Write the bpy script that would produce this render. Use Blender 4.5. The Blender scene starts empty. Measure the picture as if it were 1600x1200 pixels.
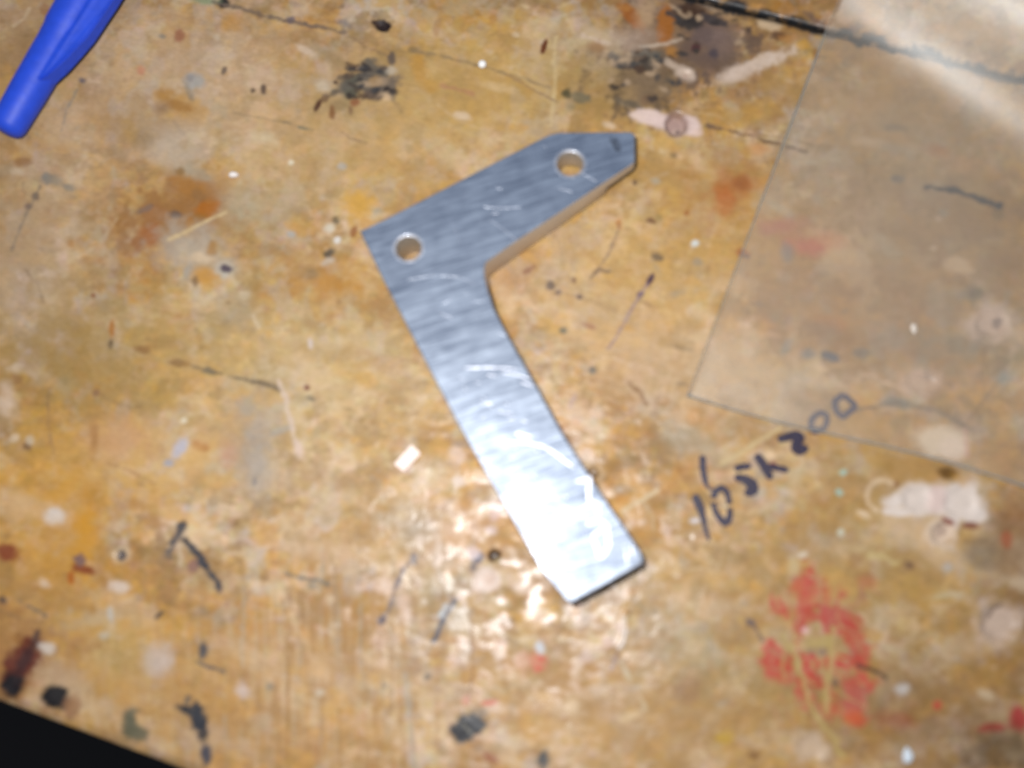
import bpy, bmesh, math, random
import numpy as np
from mathutils import Vector, Matrix

random.seed(7)
rng = np.random.default_rng(11)
scene = bpy.context.scene

# ------------------------------------------------------------------ camera
# The bench top is z = 0 (metres). Positions are pixel coordinates read off a
# 1600 x 1200 image seen from the camera below; at() turns them into bench points.
F = 1555.0                      # focal length in image pixels (35 mm lens)
NADIR = (897.0, 945.0)          # image pixel straight below the camera
CAM_H = 0.150                   # height of the lens above the bench

down = Vector((NADIR[0] - 800.0, -(NADIR[1] - 600.0), -F)).normalized()
zc = -down
xc = (Vector((1, 0, 0)) - zc * zc.x).normalized()
yc = zc.cross(xc)
W2C = Matrix((xc, yc, zc)).transposed()      # world -> camera columns
C2W = W2C.transposed()                       # camera -> world
CAM = Vector((0, 0, CAM_H))
R3 = np.array([[C2W[i][j] for j in range(3)] for i in range(3)])


def at(px, py, z=0.0):
    d = C2W @ Vector((px - 800.0, -(py - 600.0), -F))
    t = (z - CAM_H) / d.z
    return CAM + d * t


def image_px(P):
    """bench points (n,3) -> image pixel coordinates"""
    q = (P - np.array([0, 0, CAM_H])) @ R3          # C2W^T applied
    return 800.0 + F * q[:, 0] / -q[:, 2], 600.0 - F * q[:, 1] / -q[:, 2]


cam_data = bpy.data.cameras.new("camera")
cam = bpy.data.objects.new("camera", cam_data)
scene.collection.objects.link(cam)
cam_data.sensor_width = 36.0
cam_data.lens = 36.0 * F / 1600.0
cam_data.clip_start = 0.004
cam_data.clip_end = 20.0
cam.matrix_world = Matrix.Translation(CAM) @ C2W.to_4x4()
cam_data.dof.use_dof = True
cam_data.dof.focus_distance = 0.198
cam_data.dof.aperture_fstop = 8.8
scene.camera = cam
scene.render.resolution_x, scene.render.resolution_y = 1024, 768

# ------------------------------------------------------------------ light
world = bpy.data.worlds.new("World")
scene.world = world
world.use_nodes = True
bg = world.node_tree.nodes["Background"]
bg.inputs[0].default_value = (0.66, 0.78, 1.0, 1)     # cool dim room light
bg.inputs[1].default_value = 0.31

flash_data = bpy.data.lights.new("camera_flash", 'POINT')
flash_data.shadow_soft_size = 0.006
flash_data.energy = 1.30
flash_data.color = (1.0, 0.985, 0.97)
flash = bpy.data.objects.new("camera_flash", flash_data)
scene.collection.objects.link(flash)
fp = at(733, 785)
flash.location = (fp.x, fp.y, CAM_H + 0.012)

scene.view_settings.view_transform = 'Standard'
scene.view_settings.look = 'None'
scene.view_settings.exposure = 0.0
scene.view_settings.gamma = 1.0

# ------------------------------------------------------------------ helpers
def lin(c):
    out = []
    for v in c:
        v = v / 255.0
        out.append(v / 12.92 if v <= 0.04045 else ((v + 0.055) / 1.055) ** 2.4)
    return np.array(out)


def tag(o, label=None, cat=None, group=None, kind=None):
    if label: o["label"] = label
    if cat: o["category"] = cat
    if group: o["group"] = group
    if kind: o["kind"] = kind
    return o


def link(name, me, mat=None, parent=None, smooth=False):
    o = bpy.data.objects.new(name, me)
    scene.collection.objects.link(o)
    if mat: me.materials.append(mat)
    if parent: o.parent = parent
    if smooth:
        me.polygons.foreach_set("use_smooth", [True] * len(me.polygons))
    return o


def empty(name, loc=(0, 0, 0)):
    o = bpy.data.objects.new(name, None)
    o.empty_display_size = 0.01
    scene.collection.objects.link(o)
    o.location = loc
    return o


def hash2(ix, iy, seed):
    h = (ix.astype(np.int64) * 374761393 + iy.astype(np.int64) * 668265263 + seed * 974711) & 0xFFFFFFFF
    h = ((h ^ (h >> 13)) * 1274126177) & 0xFFFFFFFF
    h = h ^ (h >> 16)
    return (h & 0xFFFF) / 65535.0


def vnoise(x, y, seed):
    ix, iy = np.floor(x), np.floor(y)
    fx, fy = x - ix, y - iy
    fx = fx * fx * fx * (fx * (fx * 6 - 15) + 10)
    fy = fy * fy * fy * (fy * (fy * 6 - 15) + 10)
    a, b = hash2(ix, iy, seed), hash2(ix + 1, iy, seed)
    c, d = hash2(ix, iy + 1, seed), hash2(ix + 1, iy + 1, seed)
    return (a + (b - a) * fx) * (1 - fy) + (c + (d - c) * fx) * fy


def fbm(x, y, seed, octaves=4, gain=0.5):
    s, a, n = 0.0, 1.0, 0.0
    for k in range(octaves):
        c, sn = math.cos(0.6 * k), math.sin(0.6 * k)
        s = s + a * vnoise((x * c - y * sn) * 2 ** k, (x * sn + y * c) * 2 ** k, seed + 17 * k)
        n += a
        a *= gain
    return s / n


def sstep(a, b, x):
    t = np.clip((x - a) / (b - a), 0, 1)
    return t * t * (3 - 2 * t)


# ------------------------------------------------------------------ node helpers
def new_mat(name):
    m = bpy.data.materials.new(name)
    m.use_nodes = True
    nt = m.node_tree
    return m, nt, nt.nodes["Principled BSDF"]


def N(nt, kind, **kw):
    n = nt.nodes.new(kind)
    for k, v in kw.items():
        setattr(n, k, v)
    return n


def plain(name, col, rough=0.5, metal=0.0, spec=0.5, noise=None, bump=0.0, scale=2000.0):
    m, nt, b = new_mat(name)
    c = lin(col)
    b.inputs["Roughness"].default_value = rough
    b.inputs["Metallic"].default_value = metal
    b.inputs["Specular IOR Level"].default_value = spec
    tc = N(nt, "ShaderNodeTexCoord")
    nz = N(nt, "ShaderNodeTexNoise")
    nz.inputs["Scale"].default_value = scale
    nz.inputs["Detail"].default_value = 4
    nt.links.new(tc.outputs["Object"], nz.inputs["Vector"])
    mix = N(nt, "ShaderNodeMix", data_type='RGBA')
    k = noise or 0.15
    mix.inputs[6].default_value = (*(c * (1 - k)), 1)
    mix.inputs[7].default_value = (*np.minimum(c * (1 + k), 1.0), 1)
    nt.links.new(nz.outputs["Fac"], mix.inputs[0])
    nt.links.new(mix.outputs[2], b.inputs["Base Color"])
    if bump:
        bp = N(nt, "ShaderNodeBump")
        bp.inputs["Strength"].default_value = 1.0
        bp.inputs["Distance"].default_value = bump
        nt.links.new(nz.outputs["Fac"], bp.inputs["Height"])
        nt.links.new(bp.outputs["Normal"], b.inputs["Normal"])
    return m


# wood: stains, wear, some painted glints and shade, and gloss come from per-point attributes, grain from nodes
def wood_material():
    m, nt, b = new_mat("worn_varnished_wood")
    col = N(nt, "ShaderNodeAttribute", attribute_name="stain")
    glo = N(nt, "ShaderNodeAttribute", attribute_name="gloss")
    tc = N(nt, "ShaderNodeTexCoord")
    mp = N(nt, "ShaderNodeMapping")
    mp.inputs["Scale"].default_value = (1.0, 2.6, 1.0)
    rt = N(nt, "ShaderNodeMapping")
    rt.inputs["Rotation"].default_value = (0, 0, math.radians(14))
    nt.links.new(tc.outputs["Object"], rt.inputs["Vector"])
    nt.links.new(rt.outputs["Vector"], mp.inputs["Vector"])
    n1 = N(nt, "ShaderNodeTexNoise")
    n1.inputs["Scale"].default_value = 900
    n1.inputs["Detail"].default_value = 5
    n1.inputs["Roughness"].default_value = 0.65
    nt.links.new(mp.outputs["Vector"], n1.inputs["Vector"])
    ramp = N(nt, "ShaderNodeMapRange")
    ramp.inputs[1].default_value, ramp.inputs[2].default_value = 0.25, 0.75
    ramp.inputs[3].default_value, ramp.inputs[4].default_value = 0.87, 1.12
    nt.links.new(n1.outputs["Fac"], ramp.inputs[0])
    mul = N(nt, "ShaderNodeVectorMath", operation='MULTIPLY')
    nt.links.new(col.outputs["Color"], mul.inputs[0])
    nt.links.new(ramp.outputs[0], mul.inputs[1])
    nt.links.new(mul.outputs[0], b.inputs["Base Color"])
    # gloss 0 (bare wood) .. 1 (varnish)
    r = N(nt, "ShaderNodeMapRange")
    r.inputs[1].default_value, r.inputs[2].default_value = 0.0, 1.0
    r.inputs[3].default_value, r.inputs[4].default_value = 0.68, 0.29
    nt.links.new(glo.outputs["Fac"], r.inputs[0])
    nt.links.new(r.outputs[0], b.inputs["Roughness"])
    b.inputs["Specular IOR Level"].default_value = 0.4
    n2 = N(nt, "ShaderNodeTexNoise")
    n2.inputs["Scale"].default_value = 650
    n2.inputs["Detail"].default_value = 4
    nt.links.new(tc.outputs["Object"], n2.inputs["Vector"])
    bp = N(nt, "ShaderNodeBump")
    bp.inputs["Strength"].default_value = 0.9
    bp.inputs["Distance"].default_value = 0.00009
    nt.links.new(n2.outputs["Fac"], bp.inputs["Height"])
    nt.links.new(bp.outputs["Normal"], b.inputs["Normal"])
    return m


M_WOOD = wood_material()
M_FLOOR = plain("dark_floor", (24, 17, 12), 0.9, noise=0.4, scale=6)
M_BACK = plain("dirty_backing_wood", (60, 48, 38), 0.9, noise=0.4, scale=200)

# ------------------------------------------------------------------ bench top
floor_me = bpy.data.meshes.new("floor")
floor_me.from_pydata([(-2, -2, -0.78), (2, -2, -0.78), (2, 2, -0.78), (-2, 2, -0.78)], [], [(0, 1, 2, 3)])
tag(link("floor", floor_me, M_FLOOR), "dark floor far below the edge of the workbench", "floor", kind="structure")

A0, A1 = at(0, 1087), at(300, 1199)           # front edge of the bench
S0, S1 = at(1040, -14), at(1590, 121)         # joint between the two planks
eA = (A1 - A0).normalized()
eS = (S1 - S0).normalized()
# points on both lines facing each other (u = 0)
mid = at(700, 620)
pA = A0 + eA * (mid - A0).dot(eA)
pS = S0 + eS * (mid - S0).dot(eS)
WID = (pS - pA).length
nrm = (pS - pA) / WID


def frame_pts(u, t):
    """u (m along the grain), t (0 front edge .. 1 joint) -> x, y"""
    dx = eA.x + (eS.x - eA.x) * t
    dy = eA.y + (eS.y - eA.y) * t
    ox = pA.x + (pS.x - pA.x) * t
    oy = pA.y + (pS.y - pA.y) * t
    return ox + dx * u, oy + dy * u


STEP = 0.00026
u_d = np.arange(-0.112, 0.112, STEP)
u_all = np.concatenate([[-0.5, -0.4, -0.3], np.arange(-.25, -.1125, .002), u_d, np.arange(.1135, .25, .002), [.3, .4, .5]])
gapw = 0.00045 / WID
t_main = np.linspace(0.0, 1.0 - gapw, int(WID / STEP))
t_back = np.concatenate([1.0 + gapw + np.arange(0, 0.018, STEP) / WID,
                         1.0 + np.concatenate([np.arange(.02, .09, .002), [.11, .14]]) / WID])

exec_list_blobs, exec_list_lines, exec_list_dents, exec_list_ridges = [], [], [], []


RANDOM, rand_blobs, rand_lines = False, [], []


def B(cx, cy, rx, ry, ang, col, op=0.8, soft=0.35, na=0.35, gloss=None):
    (rand_blobs if RANDOM else exec_list_blobs).append((cx, cy, rx, ry, ang, col, op, soft, na, gloss))


def L(pts, w, col, op=0.8, na=0.5, gloss=None, depth=0.0):
    (rand_lines if RANDOM else exec_list_lines).append((pts, w, col, op, na, gloss, depth))


def D(cx, cy, rx, ry, ang, depth, rim=0.0):
    exec_list_dents.append((cx, cy, rx, ry, ang, depth, rim))


PALE, PINK, BARE = (214, 184, 150), (226, 190, 160), (240, 212, 194)
GREY, CHAR, BLACK = (158, 146, 128), (72, 66, 64), (34, 28, 26)
BROWN, RUST, GOLD = (140, 94, 48), (172, 104, 38), (216, 156, 62)
OLIVE, RED, DBROWN = (176, 136, 70), (204, 66, 48), (84, 50, 28)

# --- broad tone patches (old varnish, worn and greasy areas)
B(300, 120, 260, 120, 10, (222, 184, 146), .55, .8, .5)
B(60, 330, 120, 120, 0, (206, 172, 136), .5, .8, .5)
B(40, 480, 60, 60, 0, (205, 180, 160), .45, .8, .5)
B(110, 570, 150, 90, 10, OLIVE, .45, .8, .5)
B(90, 735, 120, 70, 0, GOLD, .5, .8, .5)
B(480, 560, 220, 120, 10, (212, 178, 118), .5, .8, .5)
B(280, 720, 120, 60, 0, (222, 176, 116), .5, .8, .5)
B(600, 230, 260, 90, -15, (206, 166, 104), .5, .8, .5)
B(820, 110, 170, 70, 10, (208, 162, 86), .45, .8, .5)
B(1080, 330, 140, 110, 0, (214, 166, 92), .5, .8, .5)
B(960, 450, 150, 80, 20, (216, 170, 104), .5, .8, .5)
B(1010, 560, 130, 60, 20, (222, 182, 138), .5, .8, .5)
B(1350, 700, 200, 60, 15, (178, 138, 82), .4, .8, .5)
B(1400, 900, 240, 140, 10, (176, 138, 78), .55, .9, .5)
B(1200, 1120, 200, 80, 0, (166, 124, 62), .55, .9, .5)
B(1500, 1130, 200, 100, 10, (126, 88, 46), .55, .9, .5)
B(1590, 920, 50, 120, 0, (112, 74, 44), .5, .8, .6)
B(1000, 1150, 130, 60, 0, (172, 130, 74), .45, .9, .5)
B(1060, 1000, 60, 60, 0, (174, 160, 132), .45, .8, .5)
B(1100, 900, 90, 60, 10, (190, 152, 96), .4, .8, .5)
B(1180, 1040, 70, 40, 20, (158, 132, 84), .4, .8, .5)
B(1070, 1080, 22, 20, 0, (140, 98, 66), .5, .6, .5)
B(1440, 420, 190, 160, 10, (176, 150, 120), .5, .9, .5)
B(1420, 250, 160, 120, 10, (170, 148, 114), .45, .9, .5)
B(1490, 545, 90, 30, 8, (136, 122, 104), .5, .7, .5)
B(1170, 590, 90, 45, 15, (214, 180, 140), .5, .8, .5)
B(160, 1020, 160, 90, 15, (200, 150, 78), .5, .8, .5)
B(60, 870, 80, 60, 0, (205, 150, 78), .4, .8, .5)
B(480, 1080, 200, 120, 0, (204, 154, 96), .45, .9, .5)
B(900, 1090, 130, 80, 0, (206, 160, 110), .4, .9, .5)
B(620, 820, 160, 80, 10, (208, 164, 104), .4, .9, .5)
B(720, 830, 60, 40, 0, (200, 148, 116), .4, .8, .5)

B(30, 60, 80, 60, 0, (176, 132, 84), .6, .8, .5)
B(150, 500, 90, 70, 20, (172, 136, 82), .5, .8, .6)
B(285, 340, 80, 60, -20, (178, 130, 76), .55, .7, .7)
B(1010, 110, 60, 60, 0, (104, 80, 56), .8, .6, .9)
B(1100, 60, 75, 55, 10, (108, 82, 66), .8, .6, .9)
B(1020, 40, 60, 40, 10, (150, 112, 76), .6, .7, .9)
B(930, 120, 60, 40, 20, (160, 126, 76), .5, .7, .8)
B(1180, 130, 60, 40, -10, (150, 112, 72), .45, .7, .8)
B(1130, 300, 60, 50, 0, (184, 124, 62), .5, .7, .8)
B(1320, 480, 120, 60, 10, (168, 126, 88), .5, .7, .8)
B(1500, 340, 120, 70, 10, (158, 118, 82), .5, .7, .8)
B(1350, 330, 90, 60, 10, (176, 138, 104), .45, .7, .8)
B(1380, 150, 90, 70, 10, (182, 140, 90), .5, .7, .8)
B(560, 140, 90, 50, -15, (176, 142, 92), .5, .7, .8)
B(20, 1030, 90, 70, 20, (150, 96, 54), .5, .7, .7)
B(250, 1120, 120, 60, 15, (178, 130, 76), .5, .7, .7)
B(265, 345, 60, 46, -20, (156, 104, 54), .6, .6, .9)
B(315, 305, 40, 34, 20, (160, 104, 46), .6, .6, .9)
B(240, 185, 60, 36, 10, (172, 126, 70), .55, .6, .9)
B(110, 560, 90, 50, 10, (166, 128, 70), .5, .7, .9)
B(400, 700, 40, 70, 0, (176, 154, 132), .5, .7, .8)
B(110, 830, 60, 60, 0, (206, 142, 50), .55, .7, .8)
B(520, 430, 60, 40, 10, (190, 132, 60), .5, .7, .9)
B(40, 380, 60, 70, 20, (186, 150, 112), .5, .7, .9)
B(700, 140, 90, 50, 10, (206, 160, 90), .45, .8, .8)
N_BROAD = len(exec_list_blobs)
# --- top left
B(350, 5, 9, 8, 0, BLACK, .85)
B(322, 1, 24, 6, 5, (140, 156, 116), .7)
L([(335, 3), (410, 22), (470, 36), (540, 50)], 5, (120, 98, 82), .6, .7, depth=.05)
B(454, 32, 7, 6, 0, (110, 96, 108), .75)
B(537, 36, 11, 6, 15, (128, 116, 116), .7)
B(360, 37, 15, 13, 0, (204, 142, 60), .65, .6)
B(280, 55, 8, 10, 0, (160, 92, 64), .65)
B(254, 57, 6, 4, 20, (130, 124, 110), .6)
B(220, 110, 6, 7, 0, (214, 132, 98), .6)
B(304, 127, 17, 13, 10, (178, 172, 164), .75)
B(297, 122, 6, 6, 0, (140, 130, 128), .6)
B(259, 148, 17, 11, 10, (186, 128, 50), .65, .5)
B(280, 165, 24, 8, 15, (168, 112, 48), .6, .5)
B(252, 170, 14, 9, 0, (150, 110, 70), .6, .5)
B(296, 145, 5, 14, -20, (130, 118, 100), .5)
B(350, 111, 4, 7, 20, (110, 90, 76), .75)
B(395, 141, 4, 4, 0, (110, 86, 66), .75)
B(412, 140, 5, 8, 0, (96, 74, 62), .8)
B(479, 80, 17, 5, 30, (226, 192, 160), .8)
B(522, 92, 28, 9, 28, (162, 130, 86), .6, .5)
B(450, 100, 30, 12, 20, (190, 146, 78), .5, .6)
B(272, 225, 50, 36, 10, (206, 180, 154), .6, .6)
B(225, 217, 17, 14, 0, (148, 118, 78), .6, .6)
B(205, 200, 12, 20, 0, (186, 140, 66), .5, .6)
B(307, 270, 27, 11, 20, (178, 160, 134), .65)
B(445, 191, 11, 2.5, 12, (130, 108, 80), .7)
B(474, 200, 10, 2.5, 12, (120, 116, 92), .7)
L([(360, 175), (445, 192), (490, 203)], 2.5, (160, 130, 92), .5, .8)
B(415, 215, 18, 9, 10, (222, 194, 152), .7, .5)
B(455, 255, 4, 4, 0, (240, 222, 190), .8)
B(535, 260, 7, 6, 0, (182, 176, 168), .7)
B(128, 126, 6, 5, 30, (110, 100, 104), .7)
L([(120, 140), (105, 170), (95, 205)], 3, (140, 132, 118), .5, .7)
B(70, 15, 8, 9, 0, (160, 100, 50), .5)
B(36, 252, 12, 8, 0, (150, 98, 52), .6, .5)
# --- left
B(80, 280, 17, 9, 15, (130, 126, 116), .75)
B(108, 292, 10, 5, 15, (134, 124, 110), .65)
B(56, 307, 7, 6, 0, (120, 98, 80), .7)
B(45, 323, 6, 5, 0, (126, 98, 84), .7)
L([(62, 292), (40, 335), (28, 365), (18, 392)], 4, (136, 118, 98), .6, .7)
B(240, 340, 20, 14, -10, (164, 108, 60), .75, .4, .5)
B(236, 365, 15, 17, 20, (168, 100, 50), .75, .4, .5)
B(214, 380, 10, 13, 0, (160, 104, 62), .7, .4, .5)
B(228, 326, 14, 5, -25, (128, 102, 88), .6)
B(274, 335, 10, 6, 10, (104, 84, 74), .7)
B(146, 462, 4, 4, 0, (150, 96, 60), .8)
B(110, 380, 6, 6, 0, (182, 124, 66), .7)
B(325, 327, 23, 13, -25, (176, 102, 24), .85, .3, .45)
B(297, 292, 30, 13, 28, (176, 116, 48), .75, .4, .5)
B(309, 305, 12, 10, 0, (130, 98, 66), .4, .5)
B(310, 340, 13, 8, 0, (156, 104, 40), .7)
B(282, 268, 7, 7, 0, (150, 110, 60), .7)
L([(352, 332), (322, 346), (290, 362), (262, 376)], 5, (226, 192, 140), .7, .4)
B(300, 388, 52, 34, 10, (192, 176, 156), .65, .5, .5)
B(352, 420, 18, 14, 0, (196, 186, 170), .7, .4)
B(352, 420, 10, 6, 5, (92, 76, 82), .85)
B(312, 402, 17, 8, 10, (222, 188, 150), .7)
B(332, 387, 8, 12, 10, (172, 120, 54), .75)
B(295, 425, 8, 14, 10, (160, 152, 142), .6)
B(322, 432, 20, 14, 20, (204, 142, 56), .75, .4)
B(305, 440, 6, 7, 0, (110, 84, 56), .6)
B(456, 366, 6, 5, 0, (176, 170, 160), .75)
B(372, 320, 26, 26, 0, (186, 174, 148), .45, .7)
B(515, 396, 10, 6, -30, (92, 80, 66), .8)
B(525, 345, 6, 6, 0, (100, 84, 62), .7)
B(516, 357, 8, 7, 0, (222, 206, 182), .8)
B(527, 375, 5, 5, 0, (238, 226, 214), .9)
B(512, 409, 10, 6, -20, (206, 186, 166), .7)
B(557, 322, 22, 24, 0, (222, 162, 58), .75, .35)
B(575, 352, 14, 10, 0, (206, 142, 50), .6)
B(553, 362, 5, 9, 20, (150, 84, 30), .7)
B(525, 442, 34, 12, 10, (192, 130, 48), .6, .5)
B(550, 430, 12, 20, 0, (206, 150, 66), .5, .6)
B(484, 427, 14, 10, 0, (146, 118, 82), .65, .5)
B(398, 450, 9, 34, 5, (164, 124, 66), .6, .5)
B(480, 606, 4.5, 4.5, 0, (128, 70, 48), .85)
B(488, 623, 8, 4, 20, (128, 112, 86), .7)
B(325, 580, 10, 6, 10, (124, 112, 86), .7)
L([(300, 572), (365, 588), (415, 600), (440, 612)], 4, (126, 104, 76), .7, .9, depth=.05)
B(415, 600, 14, 4, 20, (114, 90, 64), .7)
B(370, 495, 26, 20, 15, (172, 148, 120), .55, .6)
B(380, 470, 14, 20, 0, (160, 134, 100), .4, .6)
B(485, 537, 4, 9, -10, (222, 200, 190), .75)
L([(396, 492), (405, 512)], 4, (224, 196, 160), .6)
L([(436, 595), (446, 622), (455, 655), (463, 690)], 7, (224, 194, 172), .75, .4)
B(466, 700, 7, 14, -15, (228, 194, 172), .75)
B(600, 567, 34, 12, 18, (172, 128, 90), .5, .6)
L([(600, 555), (640, 565), (700, 580)], 3, (160, 118, 78), .5, .7)
B(665, 598, 6, 4, 0, (160, 122, 80), .5)
B(545, 640, 12, 3, 15, (150, 118, 76), .5)
B(620, 650, 18, 6, 20, (180, 140, 84), .5)
B(175, 512, 4.5, 15, 5, (176, 108, 34), .75)
B(173, 537, 4, 7, 0, (108, 84, 54), .75)
B(223, 546, 14, 6, 15, (150, 104, 58), .7)
B(280, 568, 16, 6, 8, (142, 102, 58), .7)
B(150, 613, 6, 6, 20, (138, 98, 70), .65)
B(300, 600, 14, 30, 0, (200, 146, 74), .45, .6)
B(105, 600, 14, 12, 0, (160, 140, 100), .45, .6)
B(187, 683, 48, 34, 0, (208, 154, 106), .7, .4, .4)
B(147, 687, 7, 30, 0, (172, 118, 64), .65, .5)
L([(165, 722), (210, 738), (240, 755)], 4, (168, 118, 72), .5, .7)
B(281, 700, 9, 19, 35, (192, 184, 192), .85)
B(263, 724, 8, 6, 0, (168, 164, 170), .75)
B(403, 717, 19, 56, 0, (172, 158, 146), .65, .5, .5)
B(385, 635, 12, 14, 0, (176, 158, 136), .6)
B(440, 672, 18, 6, -15, (172, 160, 148), .65)
B(340, 670, 40, 20, 15, (196, 156, 120), .4, .7)
B(398, 752, 4, 8, 0, (116, 108, 110), .6)
B(312, 697, 15, 7, 20, (186, 122, 58), .7)
B(357, 710, 15, 18, 0, (202, 144, 116), .55, .5)
B(287, 657, 5, 5, 0, (236, 216, 184), .85)
B(42, 697, 7, 5, 30, (124, 88, 56), .7)
B(23, 684, 8, 7, 0, (226, 194, 160), .75)
B(48, 688, 7, 7, 0, (210, 186, 156), .7)
B(28, 592, 10, 6, 30, (150, 104, 60), .55)
B(10, 627, 14, 24, 0, (222, 188, 160), .65)
B(24, 575, 12, 7, 0, (214, 184, 152), .6)
B(86, 806, 16, 13, 0, (224, 204, 188), .9, .3, .25)
B(11, 864, 20, 12, 12, (140, 68, 34), .85)
B(135, 840, 17, 52, 0, (214, 146, 42), .75, .4, .4)
B(100, 860, 44, 40, 0, (204, 146, 58), .4, .7)
B(132, 890, 20, 7, 10, (140, 66, 22), .85)
B(124, 875, 9, 9, 10, (118, 90, 92), .75)
B(111, 902, 5, 10, 0, (178, 92, 22), .75)
B(189, 868, 13, 12, 0, (228, 196, 160), .65)
B(189, 867, 8, 8, 0, (104, 92, 88), .85)
D(189, 867, 9, 9, 0, .5, .06)
B(189, 917, 15, 9, 5, (226, 200, 180), .8)
B(70, 912, 9, 7, 30, (222, 188, 156), .75)
B(212, 787, 13, 9, 20, (180, 126, 68), .6, .5)
B(238, 815, 17, 11, 10, (178, 124, 70), .65, .5)
B(250, 840, 8, 18, -15, (160, 118, 80), .6)
B(284, 825, 8, 11, 15, (54, 50, 54), .9)
L([(283, 828), (275, 843), (263, 866)], 9, (98, 88, 84), .75, .6)
L([(290, 843), (305, 862), (317, 878), (329, 897), (341, 918)], 9, (60, 56, 60), .9, .5)
B(302, 884, 8, 9, 0, (142, 98, 84), .75)
L([(345, 920), (355, 945)], 6, (150, 104, 84), .55, .8)
L([(281, 850), (284, 880)], 7, (214, 184, 150), .6)
# --- bottom left
B(33, 1035, 22, 50, 28, (104, 44, 26), .85, .35, .5)
B(20, 1068, 17, 20, 10, (30, 22, 22), .9)
B(40, 1030, 9, 34, 28, (58, 30, 28), .7, .5)
B(57, 993, 5, 12, 20, (84, 56, 46), .8)
B(87, 1090, 21, 18, 10, (28, 22, 20), .95, .25)
B(112, 1105, 14, 16, 20, (140, 90, 54), .6)
B(205, 1128, 15, 20, 0, (98, 92, 70), .85)
B(212, 1146, 22, 12, 0, (100, 92, 68), .8)
B(310, 1125, 12, 30, -14, (42, 42, 48), .92, .25)
B(291, 1110, 16, 7, 22, (50, 48, 50), .85)
B(293, 1094, 5, 9, 0, (96, 84, 70), .7)
B(322, 1180, 8, 20, -5, (66, 62, 70), .85)
B(318, 1017, 7, 13, 10, (88, 80, 78), .85)
L([(309, 1034), (330, 1043), (352, 1051)], 4, (110, 94, 82), .75, .6)
B(250, 960, 10, 3.5, -40, (92, 74, 62), .8)
B(247, 1030, 23, 31, 0, (206, 184, 172), .7, .35)
B(380, 1080, 11, 13, 0, (218, 190, 174), .75)
B(173, 960, 5, 13, -5, (196, 188, 176), .7)
B(163, 993, 9, 6, 0, (196, 186, 170), .65)
B(75, 1013, 13, 9, 15, (216, 196, 178), .8)
B(5, 937, 8, 5, 30, (96, 76, 62), .75)
L([(30, 940), (52, 950), (72, 962)], 4, (126, 104, 82), .65, .7)
B(190, 1020, 40, 40, 0, (182, 148, 82), .4, .8)
B(422, 1073, 6, 6, 0, (140, 128, 110), .6)
L([(447, 894), (480, 905), (512, 913)], 5, (124, 110, 92), .8, .4)
B(487, 915, 10, 5, 0, (146, 132, 112), .7)
RANDOM = True
for k in range(46):
    x0 = random.uniform(350, 700); y0 = random.uniform(830, 1150)
    ln = random.uniform(40, 160); dxx = random.uniform(-6, 12)
    c = random.choice([(166, 140, 108), (150, 112, 70), (172, 156, 132), (160, 120, 76), (224, 184, 140)])
    L([(x0, y0), (x0 + dxx * .5, y0 + ln * .5), (x0 + dxx, y0 + ln)], random.uniform(2, 5), c,
      random.uniform(.3, .6), .8, depth=.03)
for k in range(26):
    x0 = random.uniform(120, 330); y0 = random.uniform(960, 1110)
    ln = random.uniform(25, 80)
    L([(x0, y0), (x0 + random.uniform(-3, 6), y0 + ln)], random.uniform(2, 4),
      random.choice([(176, 140, 80), (156, 120, 72), (208, 170, 110)]), random.uniform(.3, .55), .8, depth=.03)
RANDOM = False
L([(633, 1055), (640, 1120), (648, 1198)], 8, (166, 150, 132), .6, .6)
L([(518, 870), (530, 960), (535, 1060)], 4, (168, 134, 96), .5, .7, depth=.05)
L([(735, 960), (738, 1040), (733, 1100)], 3, (140, 96, 62), .55, .5, depth=.05)
# --- bottom centre
L([(648, 868), (630, 890), (618, 920), (607, 952), (597, 970)], 6, (122, 104, 102), .75, .6)
B(597, 968, 7, 7, 0, (92, 80, 88), .8)
B(645, 873, 5, 9, -20, (100, 92, 92), .7)
B(660, 830, 24, 20, 0, (160, 142, 126), .5, .6)
B(672, 920, 16, 28, 0, (176, 152, 112), .5, .6)
L([(712, 937), (692, 968), (677, 1002)], 6, (84, 84, 94), .85, .4)
L([(697, 945), (688, 962)], 5, (190, 198, 200), .7)
B(722, 965, 16, 20, 0, (196, 176, 150), .6)
B(747, 872, 10, 8, -30, (84, 80, 96), .85)
B(740, 887, 5, 8, 0, (96, 84, 84), .7)
B(740, 863, 10, 11, 0, (232, 206, 200), .8)
B(772, 868, 10, 9, 0, (76, 54, 36), .9)
B(777, 876, 7, 5, 0, (190, 164, 120), .7)
D(772, 868, 11, 10, 0, .9, .08)
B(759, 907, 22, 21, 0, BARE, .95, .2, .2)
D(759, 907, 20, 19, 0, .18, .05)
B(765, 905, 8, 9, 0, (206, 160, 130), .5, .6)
B(797, 907, 6, 12, 0, PINK, .6)
B(815, 916, 12, 13, 0, (232, 200, 176), .7)
B(600, 915, 14, 12, 0, (228, 190, 164), .65)
B(632, 945, 10, 26, -10, (230, 192, 166), .65)
B(714, 711, 12, 15, 0, (236, 204, 182), .75)  # flash glint on the varnish, painted as a pale spot
B(716, 753, 10, 8, 0, (240, 216, 200), .8)  # second varnish glint, likewise put into the colour
B(725, 694, 20, 6, 10, (158, 134, 112), .6)
B(774, 800, 8, 16, 15, (224, 186, 180), .6)
B(768, 829, 8, 6, 0, (226, 196, 190), .7)
B(655, 845, 8, 8, 0, (230, 200, 176), .6)
B(685, 850, 6, 18, -10, (230, 200, 176), .6)
B(680, 880, 7, 8, 0, (232, 204, 182), .6)
B(728, 1138, 17, 20, 20, (50, 48, 50), .95, .25, .4)
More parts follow.
